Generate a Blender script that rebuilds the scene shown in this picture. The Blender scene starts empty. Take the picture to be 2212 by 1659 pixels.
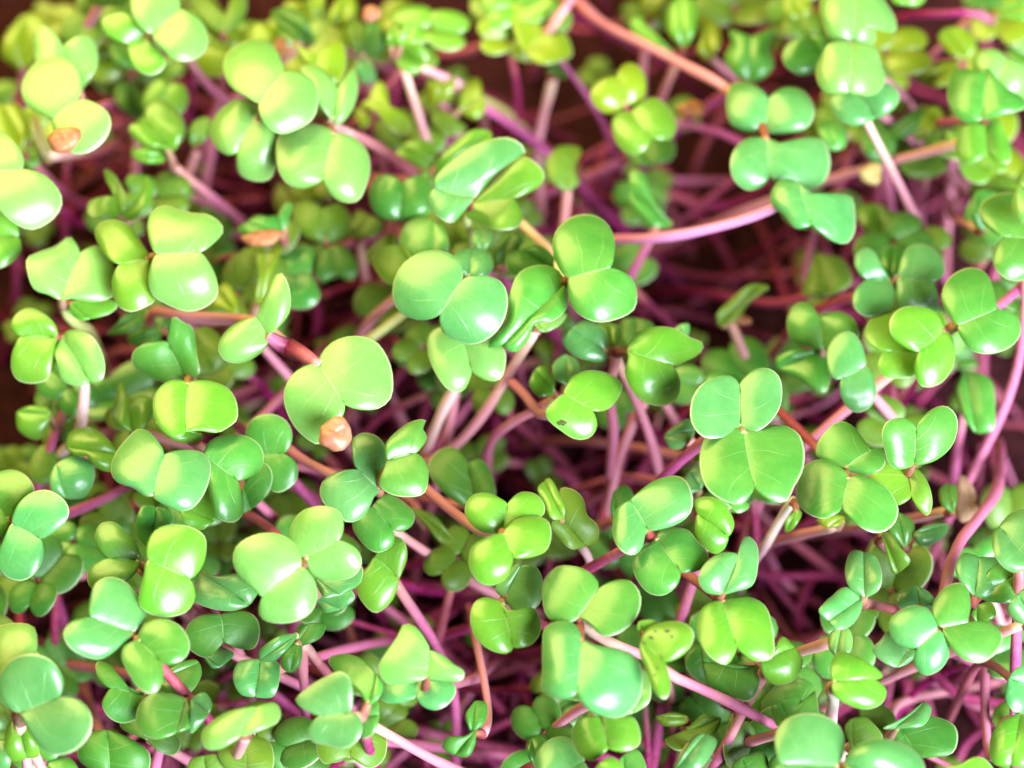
import bpy, math, random
import numpy as np
from mathutils import Vector

# ------------------------------------------------------------------ camera, light, exposure
scene = bpy.context.scene
MM = 0.001
THETA = math.radians(25.0)          # tilt of the view away from straight down
DIST = 0.32                         # camera to the middle of the leaf canopy
CANOPY = 0.066
FRAME_W = 0.130                     # width of the picture at that distance
LENS = 36.0 * DIST / FRAME_W
CAM = np.array([0.0, -DIST * math.sin(THETA), CANOPY + DIST * math.cos(THETA)])
cam_data = bpy.data.cameras.new("camera")
cam = bpy.data.objects.new("camera", cam_data)
scene.collection.objects.link(cam)
cam.location = CAM
cam.rotation_euler = (THETA, 0.0, 0.0)
cam_data.lens = LENS
cam_data.sensor_width = 36.0
cam_data.clip_start = 0.01
cam_data.clip_end = 20.0
cam_data.dof.use_dof = True
cam_data.dof.focus_distance = DIST - 0.009
cam_data.dof.aperture_fstop = 11.5
scene.camera = cam

world = bpy.data.worlds.new("World")
scene.world = world
world.use_nodes = True
wbg = world.node_tree.nodes["Background"]
wbg.inputs[0].default_value = (0.86, 0.95, 1.0, 1.0)
wbg.inputs[1].default_value = 0.03

def aim(ob, direction):
    ob.rotation_euler = Vector(direction).to_track_quat('Z', 'Y').to_euler()

warm_data = bpy.data.lights.new("warm_lamp", 'AREA')
warm_data.shape = 'DISK'
warm_data.size = 0.34
warm_data.energy = 1.4
warm_data.color = (1.0, 0.88, 0.27)
warm = bpy.data.objects.new("warm_lamp", warm_data)
scene.collection.objects.link(warm)
warm.location = (-0.15, 0.21, 0.23)
aim(warm, Vector((-0.15, 0.21, 0.23)) - Vector((-0.02, 0.04, 0.05)))

win_data = bpy.data.lights.new("window_light", 'AREA')
win_data.shape = 'RECTANGLE'
win_data.size, win_data.size_y = 0.50, 0.60
win_data.energy = 25.0
win_data.color = (0.78, 0.97, 1.0)
win = bpy.data.objects.new("window_light", win_data)
scene.collection.objects.link(win)
wd = Vector((0.50, -0.58, 0.62)).normalized()
win.location = Vector((0, 0, 0.06)) + wd * 0.95
aim(win, wd)

scene.view_settings.view_transform = 'Standard'
scene.view_settings.look = 'None'
scene.view_settings.gamma = 1.0
scene.view_settings.use_curve_mapping = False
scene.view_settings.exposure = 1.04
try:
    scene.cycles.max_bounces = 7
    scene.cycles.diffuse_bounces = 4
    scene.cycles.transmission_bounces = 4
    scene.cycles.transparent_max_bounces = 6
    scene.cycles.use_denoising = True
except Exception:
    pass

# ------------------------------------------------------------------ photo coordinates -> the place
PW, PH = 2212.0, 1659.0
RIGHT = np.array([1.0, 0.0, 0.0])
UP = np.array([0.0, math.cos(THETA), math.sin(THETA)])
FWD = np.array([0.0, math.sin(THETA), -math.cos(THETA)])

def at(xy, z):
    """points of the view (n,2) carried down to heights z (metres above the soil)"""
    xy = np.atleast_2d(np.asarray(xy, float))
    k = 36.0 / LENS
    d = (FWD[None, :] + RIGHT[None, :] * ((xy[:, 0] / PW - 0.5) * k)[:, None]
         + UP[None, :] * ((0.5 - xy[:, 1] / PH) * k * PH / PW)[:, None])
    s = (np.asarray(z, float) - CAM[2]) / d[:, 2]
    return CAM[None, :] + d * s[:, None]

def seen(p):
    """a point of the place -> view coordinates"""
    v = np.asarray(p, float) - CAM
    dz = v @ FWD
    k = 36.0 / LENS
    return ((v @ RIGHT) / dz / k + 0.5) * PW, (0.5 - (v @ UP) / dz / (k * PH / PW)) * PH

# ------------------------------------------------------------------ materials
def nodes_of(name):
    m = bpy.data.materials.new(name)
    m.use_nodes = True
    nt = m.node_tree
    nt.nodes.clear()
    return m, nt

class NT:
    def __init__(self, nt):
        self.nt = nt
    def n(self, typ, **kw):
        nd = self.nt.nodes.new(typ)
        for k, v in kw.items():
            setattr(nd, k, v)
        return nd
    def put(self, sock, v):
        if isinstance(v, bpy.types.NodeSocket):
            self.nt.links.new(v, sock)
        else:
            sock.default_value = v
    def math(self, op, a, b=0.0, c=None, clamp=False):
        nd = self.n('ShaderNodeMath', operation=op, use_clamp=clamp)
        self.put(nd.inputs[0], a)
        self.put(nd.inputs[1], b)
        if c is not None:
            self.put(nd.inputs[2], c)
        return nd.outputs[0]
    def mix(self, f, a, b, mode='MIX'):
        nd = self.n('ShaderNodeMix', data_type='RGBA', blend_type=mode)
        self.put(nd.inputs[0], f)
        self.put(nd.inputs[6], a)
        self.put(nd.inputs[7], b)
        return nd.outputs[2]
    def noise(self, vec, scale, detail=3.0, rough=0.5):
        nd = self.n('ShaderNodeTexNoise')
        self.put(nd.inputs['Vector'], vec)
        nd.inputs['Scale'].default_value = scale
        nd.inputs['Detail'].default_value = detail
        nd.inputs['Roughness'].default_value = rough
        return nd.outputs[0]
    def remap(self, v, a, b, c=0.0, d=1.0):
        nd = self.n('ShaderNodeMapRange', interpolation_type='SMOOTHSTEP')
        self.put(nd.inputs[0], v)
        nd.inputs[1].default_value, nd.inputs[2].default_value = a, b
        nd.inputs[3].default_value, nd.inputs[4].default_value = c, d
        return nd.outputs[0]

def rgba(c):
    return (c[0], c[1], c[2], 1.0)

def leaf_material(name, base, second, trans, rough=0.38, tf=0.26, coat=0.85):
    m, nt = nodes_of(name)
    g = NT(nt)
    out = g.n('ShaderNodeOutputMaterial')
    tc = g.n('ShaderNodeTexCoord')
    uv = g.n('ShaderNodeSeparateXYZ')
    nt.links.new(tc.outputs['UV'], uv.inputs[0])
    u = g.math('MULTIPLY', g.math('ABSOLUTE', g.math('SUBTRACT', uv.outputs[0], 0.5)), 2.0)   # 0 midrib .. 1 margin
    t = uv.outputs[1]                                                                         # 0 base .. 1 notch
    info = g.n('ShaderNodeObjectInfo')
    rnd = info.outputs['Random']
    mott = g.noise(tc.outputs['Object'], 260.0, 4.0, 0.6)
    fine = g.noise(tc.outputs['Object'], 1900.0, 3.0, 0.6)
    wob = g.math('MULTIPLY', g.math('SUBTRACT', g.noise(tc.outputs['Object'], 150.0, 1.0), 0.5), 0.8)
    # side veins leave the midrib and run out to the margin
    ph = g.math('ADD', g.math('ADD', g.math('MULTIPLY', t, 4.0), wob), g.math('MULTIPLY', u, -0.45))
    d = g.math('ABSOLUTE', g.math('SUBTRACT', g.math('FRACT', ph), 0.5))
    width = g.math('MULTIPLY_ADD', u, -0.034, 0.042)
    side = g.math('SUBTRACT', 1.0, g.math('DIVIDE', d, width), clamp=True)
    side = g.math('MULTIPLY', side, g.remap(u, 0.55, 0.85, 1.0, 0.0))
    side = g.math('MULTIPLY', side, g.remap(t, 0.06, 0.2, 0.0, 1.0))
    mid = g.remap(u, 0.0, 0.035, 1.0, 0.0)
    vein = g.math('MAXIMUM', g.math('MULTIPLY', side, 0.55), g.math('MULTIPLY', mid, 0.9))
    col = g.mix(g.remap(mott, 0.3, 0.7), rgba(base), rgba(second))
    hsv = g.n('ShaderNodeHueSaturation')
    g.put(hsv.inputs['Hue'], g.math('MULTIPLY_ADD', rnd, 0.028, 0.486))
    g.put(hsv.inputs['Value'], g.math('MULTIPLY_ADD', rnd, 0.26, 0.87))
    g.put(hsv.inputs['Color'], col)
    col = hsv.outputs[0]
    col = g.mix(g.math('MULTIPLY', g.remap(fine, 0.35, 0.75), 0.22), col, rgba((base[0]*0.7, base[1]*0.8, base[2]*0.7)))
    col = g.mix(g.math('MULTIPLY', vein, 0.42), col, rgba((0.52, 0.70, 0.30)))
    rim = g.remap(u, 0.945, 0.985)
    col = g.mix(g.math('MULTIPLY', rim, 0.62), col, rgba((0.72, 0.74, 0.45)))
    bf = g.math('MULTIPLY', g.remap(t, 0.02, 0.10, 1.0, 0.0), g.remap(u, 0.3, 0.9, 1.0, 0.3))
    col = g.mix(g.math('MULTIPLY', bf, 0.55), col, rgba((0.42, 0.22, 0.10)))
    # relief
    bh = g.math('ADD', g.math('MULTIPLY', vein, -0.5), g.math('MULTIPLY', fine, 0.22))
    bh = g.math('ADD', bh, g.math('MULTIPLY', mott, 1.2))
    bump = g.n('ShaderNodeBump')
    bump.inputs['Strength'].default_value = 0.42
    bump.inputs['Distance'].default_value = 0.00035
    g.put(bump.inputs['Height'], bh)
    p = g.n('ShaderNodeBsdfPrincipled')
    g.put(p.inputs['Base Color'], col)
    g.put(p.inputs['Roughness'], g.math('MULTIPLY_ADD', mott, 0.22, rough - 0.11))
    p.inputs['IOR'].default_value = 1.47
    p.inputs['Coat Weight'].default_value = coat
    p.inputs['Coat Roughness'].default_value = 0.28
    nt.links.new(bump.outputs[0], p.inputs['Normal'])
    tr = g.n('ShaderNodeBsdfTranslucent')
    tcol = g.mix(g.math('MULTIPLY', vein, 0.3), rgba(trans), rgba((0.5, 0.6, 0.1)))
    tcol = g.mix(g.math('MULTIPLY', rim, 0.6), tcol, rgba((0.7, 0.7, 0.2)))
    g.put(tr.inputs[0], tcol)
    nt.links.new(bump.outputs[0], tr.inputs['Normal'])
    mx = g.n('ShaderNodeMixShader')
    mx.inputs[0].default_value = tf
    nt.links.new(p.outputs[0], mx.inputs[1])
    nt.links.new(tr.outputs[0], mx.inputs[2])
    nt.links.new(mx.outputs[0], out.inputs[0])
    return m

LEAF = {
    'p': leaf_material('leaf_pale_lime', (0.169, 0.374, 0.081), (0.212, 0.409, 0.100), (0.262, 0.494, 0.031)),
    'l': leaf_material('leaf_lime', (0.118, 0.310, 0.022), (0.169, 0.346, 0.031), (0.250, 0.494, 0.012)),
    'y': leaf_material('leaf_yellow', (0.250, 0.304, 0.012), (0.206, 0.310, 0.012), (0.387, 0.452, 0.006), tf=0.34),
    'g': leaf_material('leaf_green', (0.072, 0.254, 0.034), (0.112, 0.304, 0.047), (0.150, 0.423, 0.012)),
    'b': leaf_material('leaf_blue_green', (0.087, 0.282, 0.075), (0.131, 0.331, 0.100), (0.150, 0.409, 0.031), rough=0.34),
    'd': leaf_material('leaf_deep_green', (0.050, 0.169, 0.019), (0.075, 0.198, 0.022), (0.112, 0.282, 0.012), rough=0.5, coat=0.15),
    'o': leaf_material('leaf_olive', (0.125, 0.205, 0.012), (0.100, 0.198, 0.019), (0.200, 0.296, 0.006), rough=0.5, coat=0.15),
    't': leaf_material('leaf_withered', (0.262, 0.212, 0.087), (0.212, 0.155, 0.056), (0.250, 0.176, 0.050), rough=0.6),
}

def stem_material(name, low, mid, top, rough=0.46):
    m, nt = nodes_of(name)
    g = NT(nt)
    out = g.n('ShaderNodeOutputMaterial')
    tc = g.n('ShaderNodeTexCoord')
    uv = g.n('ShaderNodeSeparateXYZ')
    nt.links.new(tc.outputs['UV'], uv.inputs[0])
    v = uv.outputs[1]
    rnd = g.n('ShaderNodeObjectInfo').outputs['Random']
    nz = g.noise(tc.outputs['Object'], 180.0, 3.0)
    streak = g.noise(tc.outputs['Object'], 1500.0, 2.0)
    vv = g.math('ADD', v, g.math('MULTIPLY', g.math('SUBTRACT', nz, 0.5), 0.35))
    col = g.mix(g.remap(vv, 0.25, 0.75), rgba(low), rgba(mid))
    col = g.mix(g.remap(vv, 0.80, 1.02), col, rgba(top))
    hsv = g.n('ShaderNodeHueSaturation')
    g.put(hsv.inputs['Hue'], g.math('MULTIPLY_ADD', rnd, 0.05, 0.475))
    g.put(hsv.inputs['Saturation'], g.math('MULTIPLY_ADD', rnd, -0.35, 1.15))
    g.put(hsv.inputs['Value'], g.math('MULTIPLY_ADD', rnd, 0.5, 0.72))
    g.put(hsv.inputs['Color'], col)
    col = g.mix(g.math('MULTIPLY', g.remap(streak, 0.4, 0.8), 0.16), hsv.outputs[0], rgba((0.62, 0.25, 0.36)))
    bump = g.n('ShaderNodeBump')
    bump.inputs['Strength'].default_value = 0.3
    bump.inputs['Distance'].default_value = 0.0002
    g.put(bump.inputs['Height'], streak)
    p = g.n('ShaderNodeBsdfPrincipled')
    g.put(p.inputs['Base Color'], col)
    p.inputs['Roughness'].default_value = rough
    p.inputs['Specular IOR Level'].default_value = 0.28
    nt.links.new(bump.outputs[0], p.inputs['Normal'])
    nt.links.new(p.outputs[0], out.inputs[0])
    return m

STEM = {  # root ends of magenta, pink and red darkened to paint in gap shade
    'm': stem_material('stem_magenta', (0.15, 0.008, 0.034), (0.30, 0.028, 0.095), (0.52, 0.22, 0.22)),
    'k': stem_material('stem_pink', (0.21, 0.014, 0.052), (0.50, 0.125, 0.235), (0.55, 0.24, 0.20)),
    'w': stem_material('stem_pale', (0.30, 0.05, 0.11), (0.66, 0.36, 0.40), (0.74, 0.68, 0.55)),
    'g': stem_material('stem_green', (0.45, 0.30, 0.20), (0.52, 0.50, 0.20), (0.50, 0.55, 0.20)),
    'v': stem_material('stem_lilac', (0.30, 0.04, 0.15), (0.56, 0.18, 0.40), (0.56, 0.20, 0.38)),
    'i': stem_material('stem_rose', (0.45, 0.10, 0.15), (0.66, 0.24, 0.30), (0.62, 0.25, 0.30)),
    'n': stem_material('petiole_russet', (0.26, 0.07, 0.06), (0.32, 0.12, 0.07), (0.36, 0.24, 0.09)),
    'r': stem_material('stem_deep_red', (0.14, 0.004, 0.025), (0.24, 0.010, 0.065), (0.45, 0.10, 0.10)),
}

def simple_material(name, c1, c2, scale, rough=0.6, bump_d=0.0002, spec=0.5):
    m, nt = nodes_of(name)
    g = NT(nt)
    out = g.n('ShaderNodeOutputMaterial')
    tc = g.n('ShaderNodeTexCoord')
    nz = g.noise(tc.outputs['Object'], scale, 5.0, 0.6)
    p = g.n('ShaderNodeBsdfPrincipled')
    g.put(p.inputs['Base Color'], g.mix(g.remap(nz, 0.3, 0.7), rgba(c1), rgba(c2)))
    p.inputs['Roughness'].default_value = rough
    p.inputs['Specular IOR Level'].default_value = spec
    bump = g.n('ShaderNodeBump')
    bump.inputs['Strength'].default_value = 0.6
    bump.inputs['Distance'].default_value = bump_d
    g.put(bump.inputs['Height'], nz)
    nt.links.new(bump.outputs[0], p.inputs['Normal'])
    nt.links.new(p.outputs[0], out.inputs[0])
    return m

HUSK = {
    'b': simple_material('husk_brown', (0.24, 0.075, 0.028), (0.36, 0.13, 0.055), 700.0, 0.5),
    'd': simple_material('husk_dull', (0.16, 0.08, 0.05), (0.26, 0.14, 0.09), 500.0, 0.7, 0.0002, 0.2),
    'p': simple_material('husk_peach', (0.30, 0.09, 0.055), (0.44, 0.16, 0.10), 500.0, 0.45),
    'y': simple_material('husk_straw', (0.70, 0.52, 0.24), (0.60, 0.40, 0.15), 500.0, 0.5),
}
SPOT = simple_material('spot_and_hole_dark', (0.03, 0.03, 0.008), (0.07, 0.06, 0.012), 2500.0, 0.6)
SOIL = simple_material('soil_dark', (0.016, 0.003, 0.004), (0.040, 0.008, 0.010), 420.0, 0.95, 0.0012, 0.08)

# ------------------------------------------------------------------ builders
def link(ob, parent=None):
    scene.collection.objects.link(ob)
    if parent is not None:
        ob.parent = parent
    return ob

def spline(pts, n, closed=False):
    """n points evenly spread along a smooth open curve through pts (any dimension)"""
    P = np.asarray(pts, float)
    if len(P) == 2:
        s = np.linspace(0, 1, n)[:, None]
        return P[0] * (1 - s) + P[1] * s
    Q = np.vstack([2 * P[0] - P[1], P, 2 * P[-1] - P[-2]])
    out = []
    m = 14
    for i in range(1, len(Q) - 2):
        p0, p1, p2, p3 = Q[i - 1], Q[i], Q[i + 1], Q[i + 2]
        d1 = max(np.linalg.norm(p1 - p0), 1e-9) ** 0.5
        d2 = max(np.linalg.norm(p2 - p1), 1e-9) ** 0.5
        d3 = max(np.linalg.norm(p3 - p2), 1e-9) ** 0.5
        m1 = (p2 - p1) + d2 * ((p1 - p0) / d1 - (p2 - p0) / (d1 + d2)) if i > 1 else (p2 - p1)
        m2 = (p2 - p1) + d2 * ((p3 - p2) / d3 - (p3 - p1) / (d2 + d3)) if i < len(Q) - 3 else (p2 - p1)
        s = np.linspace(0, 1, m, endpoint=False)[:, None]
        out.append((2*s**3 - 3*s**2 + 1) * p1 + (s**3 - 2*s**2 + s) * m1 + (-2*s**3 + 3*s**2) * p2 + (s**3 - s**2) * m2)
    C = np.vstack(out + [P[-1:]])
    L = np.concatenate([[0], np.cumsum(np.linalg.norm(np.diff(C, axis=0), axis=1))])
    w = np.linspace(0, L[-1], n)
    return np.stack([np.interp(w, L, C[:, k]) for k in range(C.shape[1])], axis=1)

NT_, NU_ = 22, 7
UC = np.concatenate([-np.array([1.0, 0.975, 0.93, 0.80, 0.58, 0.34, 0.13, 0.035])[:], [0.0],
                     np.array([0.035, 0.13, 0.34, 0.58, 0.80, 0.93, 0.975, 1.0])])

NOTCH = 0.09

def leaf_xy(B, s1, N, s2, nt=NT_):
    """flat grid of the blade (rows base->notch, columns margin->midrib->margin)"""
    B, N = np.array(B, float), np.array(N, float)
    N = N + (B - N) * NOTCH            # the cleft cuts a little way into the blade
    A = spline([B] + list(s1) + [N], nt + 1)
    C = spline([N] + list(s2) + [B], nt + 1)[::-1]
    t = np.linspace(0, 1, nt + 1)
    M = B[None, :] * (1 - t)[:, None] + N[None, :] * t[:, None]
    G = np.zeros((nt + 1, len(UC), 2))
    for j, u in enumerate(UC):
        S = A if u < 0 else C
        a = abs(u)
        G[:, j] = M * (1 - a) + S * a
    return G, t

def blade_mesh(P3, t, thick, name):
    """closed blade of real thickness from a grid of 3D points"""
    nt, nu = P3.shape[0] - 1, P3.shape[1]
    du = np.gradient(P3, axis=1)
    dt = np.gradient(P3, axis=0)
    nr = np.cross(du, dt)
    l = np.linalg.norm(nr, axis=2, keepdims=True)
    nr = nr / np.maximum(l, 1e-12)
    if nr[2:-2, :, 2].mean() < 0:
        nr = -nr
    nr[0] = nr[1].mean(axis=0)
    nr[-1] = nr[-2].mean(axis=0)
    nr = nr / np.maximum(np.linalg.norm(nr, axis=2, keepdims=True), 1e-9)
    a = np.abs(UC)
    prof = np.sqrt(np.maximum(0.0, 1 - a ** 14))[None, :] * np.minimum(1.0, np.sin(np.pi * np.clip(t, 0, 1)) * 6 + 0.35)[:, None]
    off = nr * (prof * thick * 0.5)[:, :, None]
    top, bot = P3 + off, P3 - off
    verts, uvs = [], []
    ti = -np.ones((nt + 1, nu), int)
    bi = -np.ones((nt + 1, nu), int)
    def add(p, u, tt):
        verts.append(p)
        uvs.append((u * 0.5 + 0.5, tt))
        return len(verts) - 1
    for i in (0, nt):
        k = add(P3[i, nu // 2], 0.0, t[i])
        ti[i, :] = k
        bi[i, :] = k
    for i in range(1, nt):
        for j in range(nu):
            if j in (0, nu - 1):
                ti[i, j] = bi[i, j] = add(P3[i, j], UC[j], t[i])
            else:
                ti[i, j] = add(top[i, j], UC[j], t[i])
                bi[i, j] = add(bot[i, j], UC[j], t[i])
    faces = []
    for i in range(nt):
        for j in range(nu - 1):
            for I, fl in ((ti, False), (bi, True)):
                q = [I[i, j], I[i, j + 1], I[i + 1, j + 1], I[i + 1, j]]
                r = []
                for k in q:
                    if k not in r:
                        r.append(int(k))
                if len(r) >= 3:
                    faces.append(r[::-1] if fl else r)
    me = bpy.data.meshes.new(name)
    me.from_pydata([tuple(v) for v in verts], [], faces)
    uvl = me.uv_layers.new(name='uv')
    idx = np.zeros(len(me.loops), dtype=np.int32)
    me.loops.foreach_get('vertex_index', idx)
    uvl.data.foreach_set('uv', np.asarray(uvs, np.float32)[idx].ravel())
    me.polygons.foreach_set('use_smooth', [True] * len(me.polygons))
    me.update()
    return me

def tube_mesh(name, path, radii, sides=10):
    P = np.asarray(path, float)
    n = len(P)
    T = np.gradient(P, axis=0)
    T /= np.maximum(np.linalg.norm(T, axis=1, keepdims=True), 1e-12)
    ref = np.array([0.31, 0.87, 0.38])
    verts, uvs, faces = [], [], []
    ang = np.arange(sides) / sides * 2 * math.pi
    X = np.cross(T[0], ref)
    X /= np.linalg.norm(X)
    for i in range(n):
        X = X - T[i] * (X @ T[i])
        X /= max(np.linalg.norm(X), 1e-9)
        Y = np.cross(T[i], X)
        for k, a in enumerate(ang):
            verts.append(tuple(P[i] + (X * math.cos(a) + Y * math.sin(a)) * radii[i]))
            uvs.append((k / sides, i / (n - 1)))
    for i in range(n - 1):
        for k in range(sides):
            k2 = (k + 1) % sides
            faces.append((i * sides + k, i * sides + k2, (i + 1) * sides + k2, (i + 1) * sides + k))
    faces.append(tuple(range(sides))[::-1])
    faces.append(tuple((n - 1) * sides + k for k in range(sides)))
    me = bpy.data.meshes.new(name)
    me.from_pydata(verts, [], faces)
    uvl = me.uv_layers.new(name='uv')
    idx = np.zeros(len(me.loops), dtype=np.int32)
    me.loops.foreach_get('vertex_index', idx)
    uvl.data.foreach_set('uv', np.asarray(uvs, np.float32)[idx].ravel())
    me.polygons.foreach_set('use_smooth', [True] * len(me.polygons))
    me.update()
    return me

def inside(pt, poly):
    x, y = pt
    c = False
    j = len(poly) - 1
    for i in range(len(poly)):
        xi, yi = poly[i]
        xj, yj = poly[j]
        if (yi > y) != (yj > y) and x < (xj - xi) * (y - yi) / (yj - yi + 1e-12) + xi:
            c = not c
        j = i
    return c

OUTLINES = []           # outlines of the leaves in view, to keep the low sprouts under them
rng = random.Random(20)

def tile_xf(tile):
    if tile == 'V':
        return 0.0, 0.0, 1.0
    r, c = int(tile[0]), int(tile[1])
    return c * 553.0, r * 414.75, 2.5

def pts_of(txt, xf):
    ox, oy, k = xf
    return [(ox + float(a.split(',')[0]) * k, oy + float(a.split(',')[1]) * k) for a in txt.split()]

def shape_params(seed):
    r = random.Random(seed)
    return dict(rise=r.uniform(0.3, 1.8), droop=r.uniform(0.4, 2.2), fold=r.uniform(-0.02, 0.30),
                foldb=r.uniform(-0.24, 0.24), curl=r.uniform(-0.8, 1.4),
                puff=r.uniform(0.18, 0.55), edge=r.uniform(0.05, 0.6), roll=r.uniform(-0.24, 0.24),
                pitch=r.uniform(-0.22, 0.22), dome=r.uniform(0.4, 1.9), wave=r.uniform(0.2, 0.7), wph=r.uniform(0, 6.28))

def blade_heights(Gm, t, prm):
    """heights (mm) over the flat grid Gm (mm)"""
    B, N = Gm[0, Gm.shape[1] // 2], Gm[-1, Gm.shape[1] // 2]
    ax = N - B
    al = max(np.linalg.norm(ax), 1e-6)
    ax = ax / al
    px = np.array([-ax[1], ax[0]])
    rel = Gm - B
    a = rel @ ax
    b = rel @ px
    r = np.sqrt(a ** 2 + b ** 2)
    R = max(r.max(), 1e-6)
    q = r / R
    u = np.abs(UC)[None, :] * np.ones_like(t)[:, None]
    sc = R / 8.0
    z = prm['rise'] * q * sc - prm['droop'] * q ** 2 * sc
    cen = Gm.reshape(-1, 2).mean(axis=0)
    rc = np.linalg.norm(Gm - cen, axis=2)
    z = z - prm['dome'] * sc * (rc / max(rc.max(), 1e-6)) ** 2
    z = z + prm['pitch'] * a + prm['roll'] * b
    z = z + prm['fold'] * np.abs(b) + prm['foldb'] * np.maximum(b, 0)
    z = z + prm['curl'] * sc * np.clip(a / R, 0, 1) ** 2 * (1 if al > 0 else 0)
    bell = np.sin(np.pi * np.clip(t, 0, 1))[:, None] ** 0.6
    z = z + prm['puff'] * sc * bell * np.sin(np.pi * u) ** 1.6
    z = z - prm['edge'] * sc * bell * u ** 5
    z = z + prm['wave'] * sc * np.sin(t[:, None] * 9.0 + prm['wph']) * u ** 2 * bell
    z = z - 0.10 * np.exp(-(u / 0.05) ** 2) * bell
    return z

def make_leaf(txt, tile, h, seed):
    """blade from an outline 'opts base/side/notch/side'; returns grid of world points and its base"""
    prm = shape_params(seed)
    parts = txt.strip().split('/')
    head = parts[0].split()
    for o in head[:-1]:
        k, v = o.split('=')
        if k == 'h':
            h = float(v)
        elif k == 'c':
            prm['col'] = v
        else:
            prm[k] = float(v)
    xf = tile_xf(tile)
    B = pts_of(head[-1], xf)[0]
    s1, N, s2 = pts_of(parts[1], xf), pts_of(parts[2], xf)[0], pts_of(parts[3], xf)
    G, t = leaf_xy(B, s1, N, s2)
    OUTLINES.append([B] + s1 + [N] + s2)
    flat = G.reshape(-1, 2)
    base = at(flat, np.full(len(flat), h * MM))
    Gm = base[:, :2].reshape(G.shape) / MM
    z = blade_heights(Gm, t, prm)
    cut = z - np.median(z)
    P = at(flat, (h + cut.ravel()) * MM).reshape(G.shape[0], G.shape[1], 3)
    return P, t, prm, h

def auto_root(node, r):
    ang = r.uniform(0, 2 * math.pi)
    d = r.uniform(0.35, 0.95) * (node[2] + 0.004)
    return np.array([node[0] + math.cos(ang) * d, node[1] + math.sin(ang) * d, -0.002])

SPROUTS = []

def sprout(tile, h, col, label, leaves, stem=None, scol='k', group=None, rad=0.82, node=None, thick=0.28, pet=1.0, cat='sprout', name='radish_sprout'):
    seed = len(SPROUTS) * 7 + 3
    r = random.Random(seed)
    xf = tile_xf(tile)
    built = [make_leaf(l, tile, h, seed * 10 + k) for k, l in enumerate(leaves)]
    bases = [b[0][0, UC.size // 2] for b in built]
    if node is not None:
        nx, ny = pts_of(node, xf)[0]
        zz = min(b[2] for b in bases) - 0.0012
        nd = at([(nx, ny)], [zz])[0]
    else:
        nd = np.mean(bases, axis=0)
        nd[2] = min(b[2] for b in bases) - (0.0015 if len(bases) > 1 else 0.001)
        if len(bases) == 1:
            P = built[0][0]
            ax = P[0, UC.size // 2] - P[-1, UC.size // 2]
            nd = bases[0] - ax * (0.05 if stem else 0.3)
            nd[2] = min(nd[2], bases[0][2]) - 0.0020
    if stem:
        pts = [nd]
        for w in stem.split():
            x, y, z = [float(v) for v in w.split(',')]
            pts.append(at([(xf[0] + x * xf[2], xf[1] + y * xf[2])], [z * MM])[0])
        last, prev = pts[-1], pts[-2]
        if last[2] > 0.001:
            dr = last - prev
            k = min(1.4, 0.018 / max(np.linalg.norm(dr[:2]), 1e-6))
            mid = last + np.array([dr[0] * k * 0.6, dr[1] * k * 0.6, -last[2] * 0.55])
            end = mid + np.array([dr[0] * k * 0.25, dr[1] * k * 0.25, 0])
            end[2] = -0.002
            pts += [mid, end]
    else:
        root = auto_root(nd, r)
        w1 = nd * 0.72 + root * 0.28 + np.array([r.uniform(-4, 4), r.uniform(-4, 4), r.uniform(-8, 2)]) * MM
        w2 = nd * 0.35 + root * 0.65 + np.array([r.uniform(-5, 5), r.uniform(-5, 5), r.uniform(-5, 3)]) * MM
        w2[2] = max(w2[2], 0.006)
        pts = [nd, w1, w2, root]
    path = spline(pts[::-1], 34)
    rootp = path[0].copy()
    rootp[2] = 0.0
    e = link(bpy.data.objects.new(name, None))
    e.empty_display_size = 0.004
    e.location = rootp
    e['label'] = label
    e['category'] = cat
    if group:
        e['group'] = group
    s = np.linspace(0, 1, len(path))
    rd = 0.82 * rad * MM * (1.06 - 0.12 * s + 0.07 * np.sin(s * 17 + seed) + 0.05 * np.sin(s * 41 + seed * 2))
    rd[-3:] *= (1.05, 1.12, 1.0)
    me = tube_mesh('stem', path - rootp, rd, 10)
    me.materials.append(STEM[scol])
    link(bpy.data.objects.new('stem', me), e)
    for (P, t, prm, hh), b in zip(built, bases):
        mb = blade_mesh(P - rootp, t, thick * MM, 'cotyledon')
        mb.materials.append(LEAF[prm.get('col', col)])
        lo = link(bpy.data.objects.new('cotyledon', mb), e)
        if np.linalg.norm(b - nd) > 0.0006:
            d = P[3, UC.size // 2] - b
            d = d / max(np.linalg.norm(d), 1e-9)
            pp = spline([nd - np.array([0, 0, 0.0006]), (nd + b) * 0.5 - np.array([0, 0, 0.0002]), b + d * 0.0007], 8)
            mp = tube_mesh('petiole', pp - rootp, np.linspace(0.72, 0.42, 8) * MM * (rad / 0.82) * pet, 8)
            mp.materials.append(STEM[scol if pet > 1.2 else 'n'])
            link(bpy.data.objects.new('petiole', mp), e)
        prm['ob'] = lo
    SPROUTS.append((e, built, nd, rootp))
    return e, built

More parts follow.
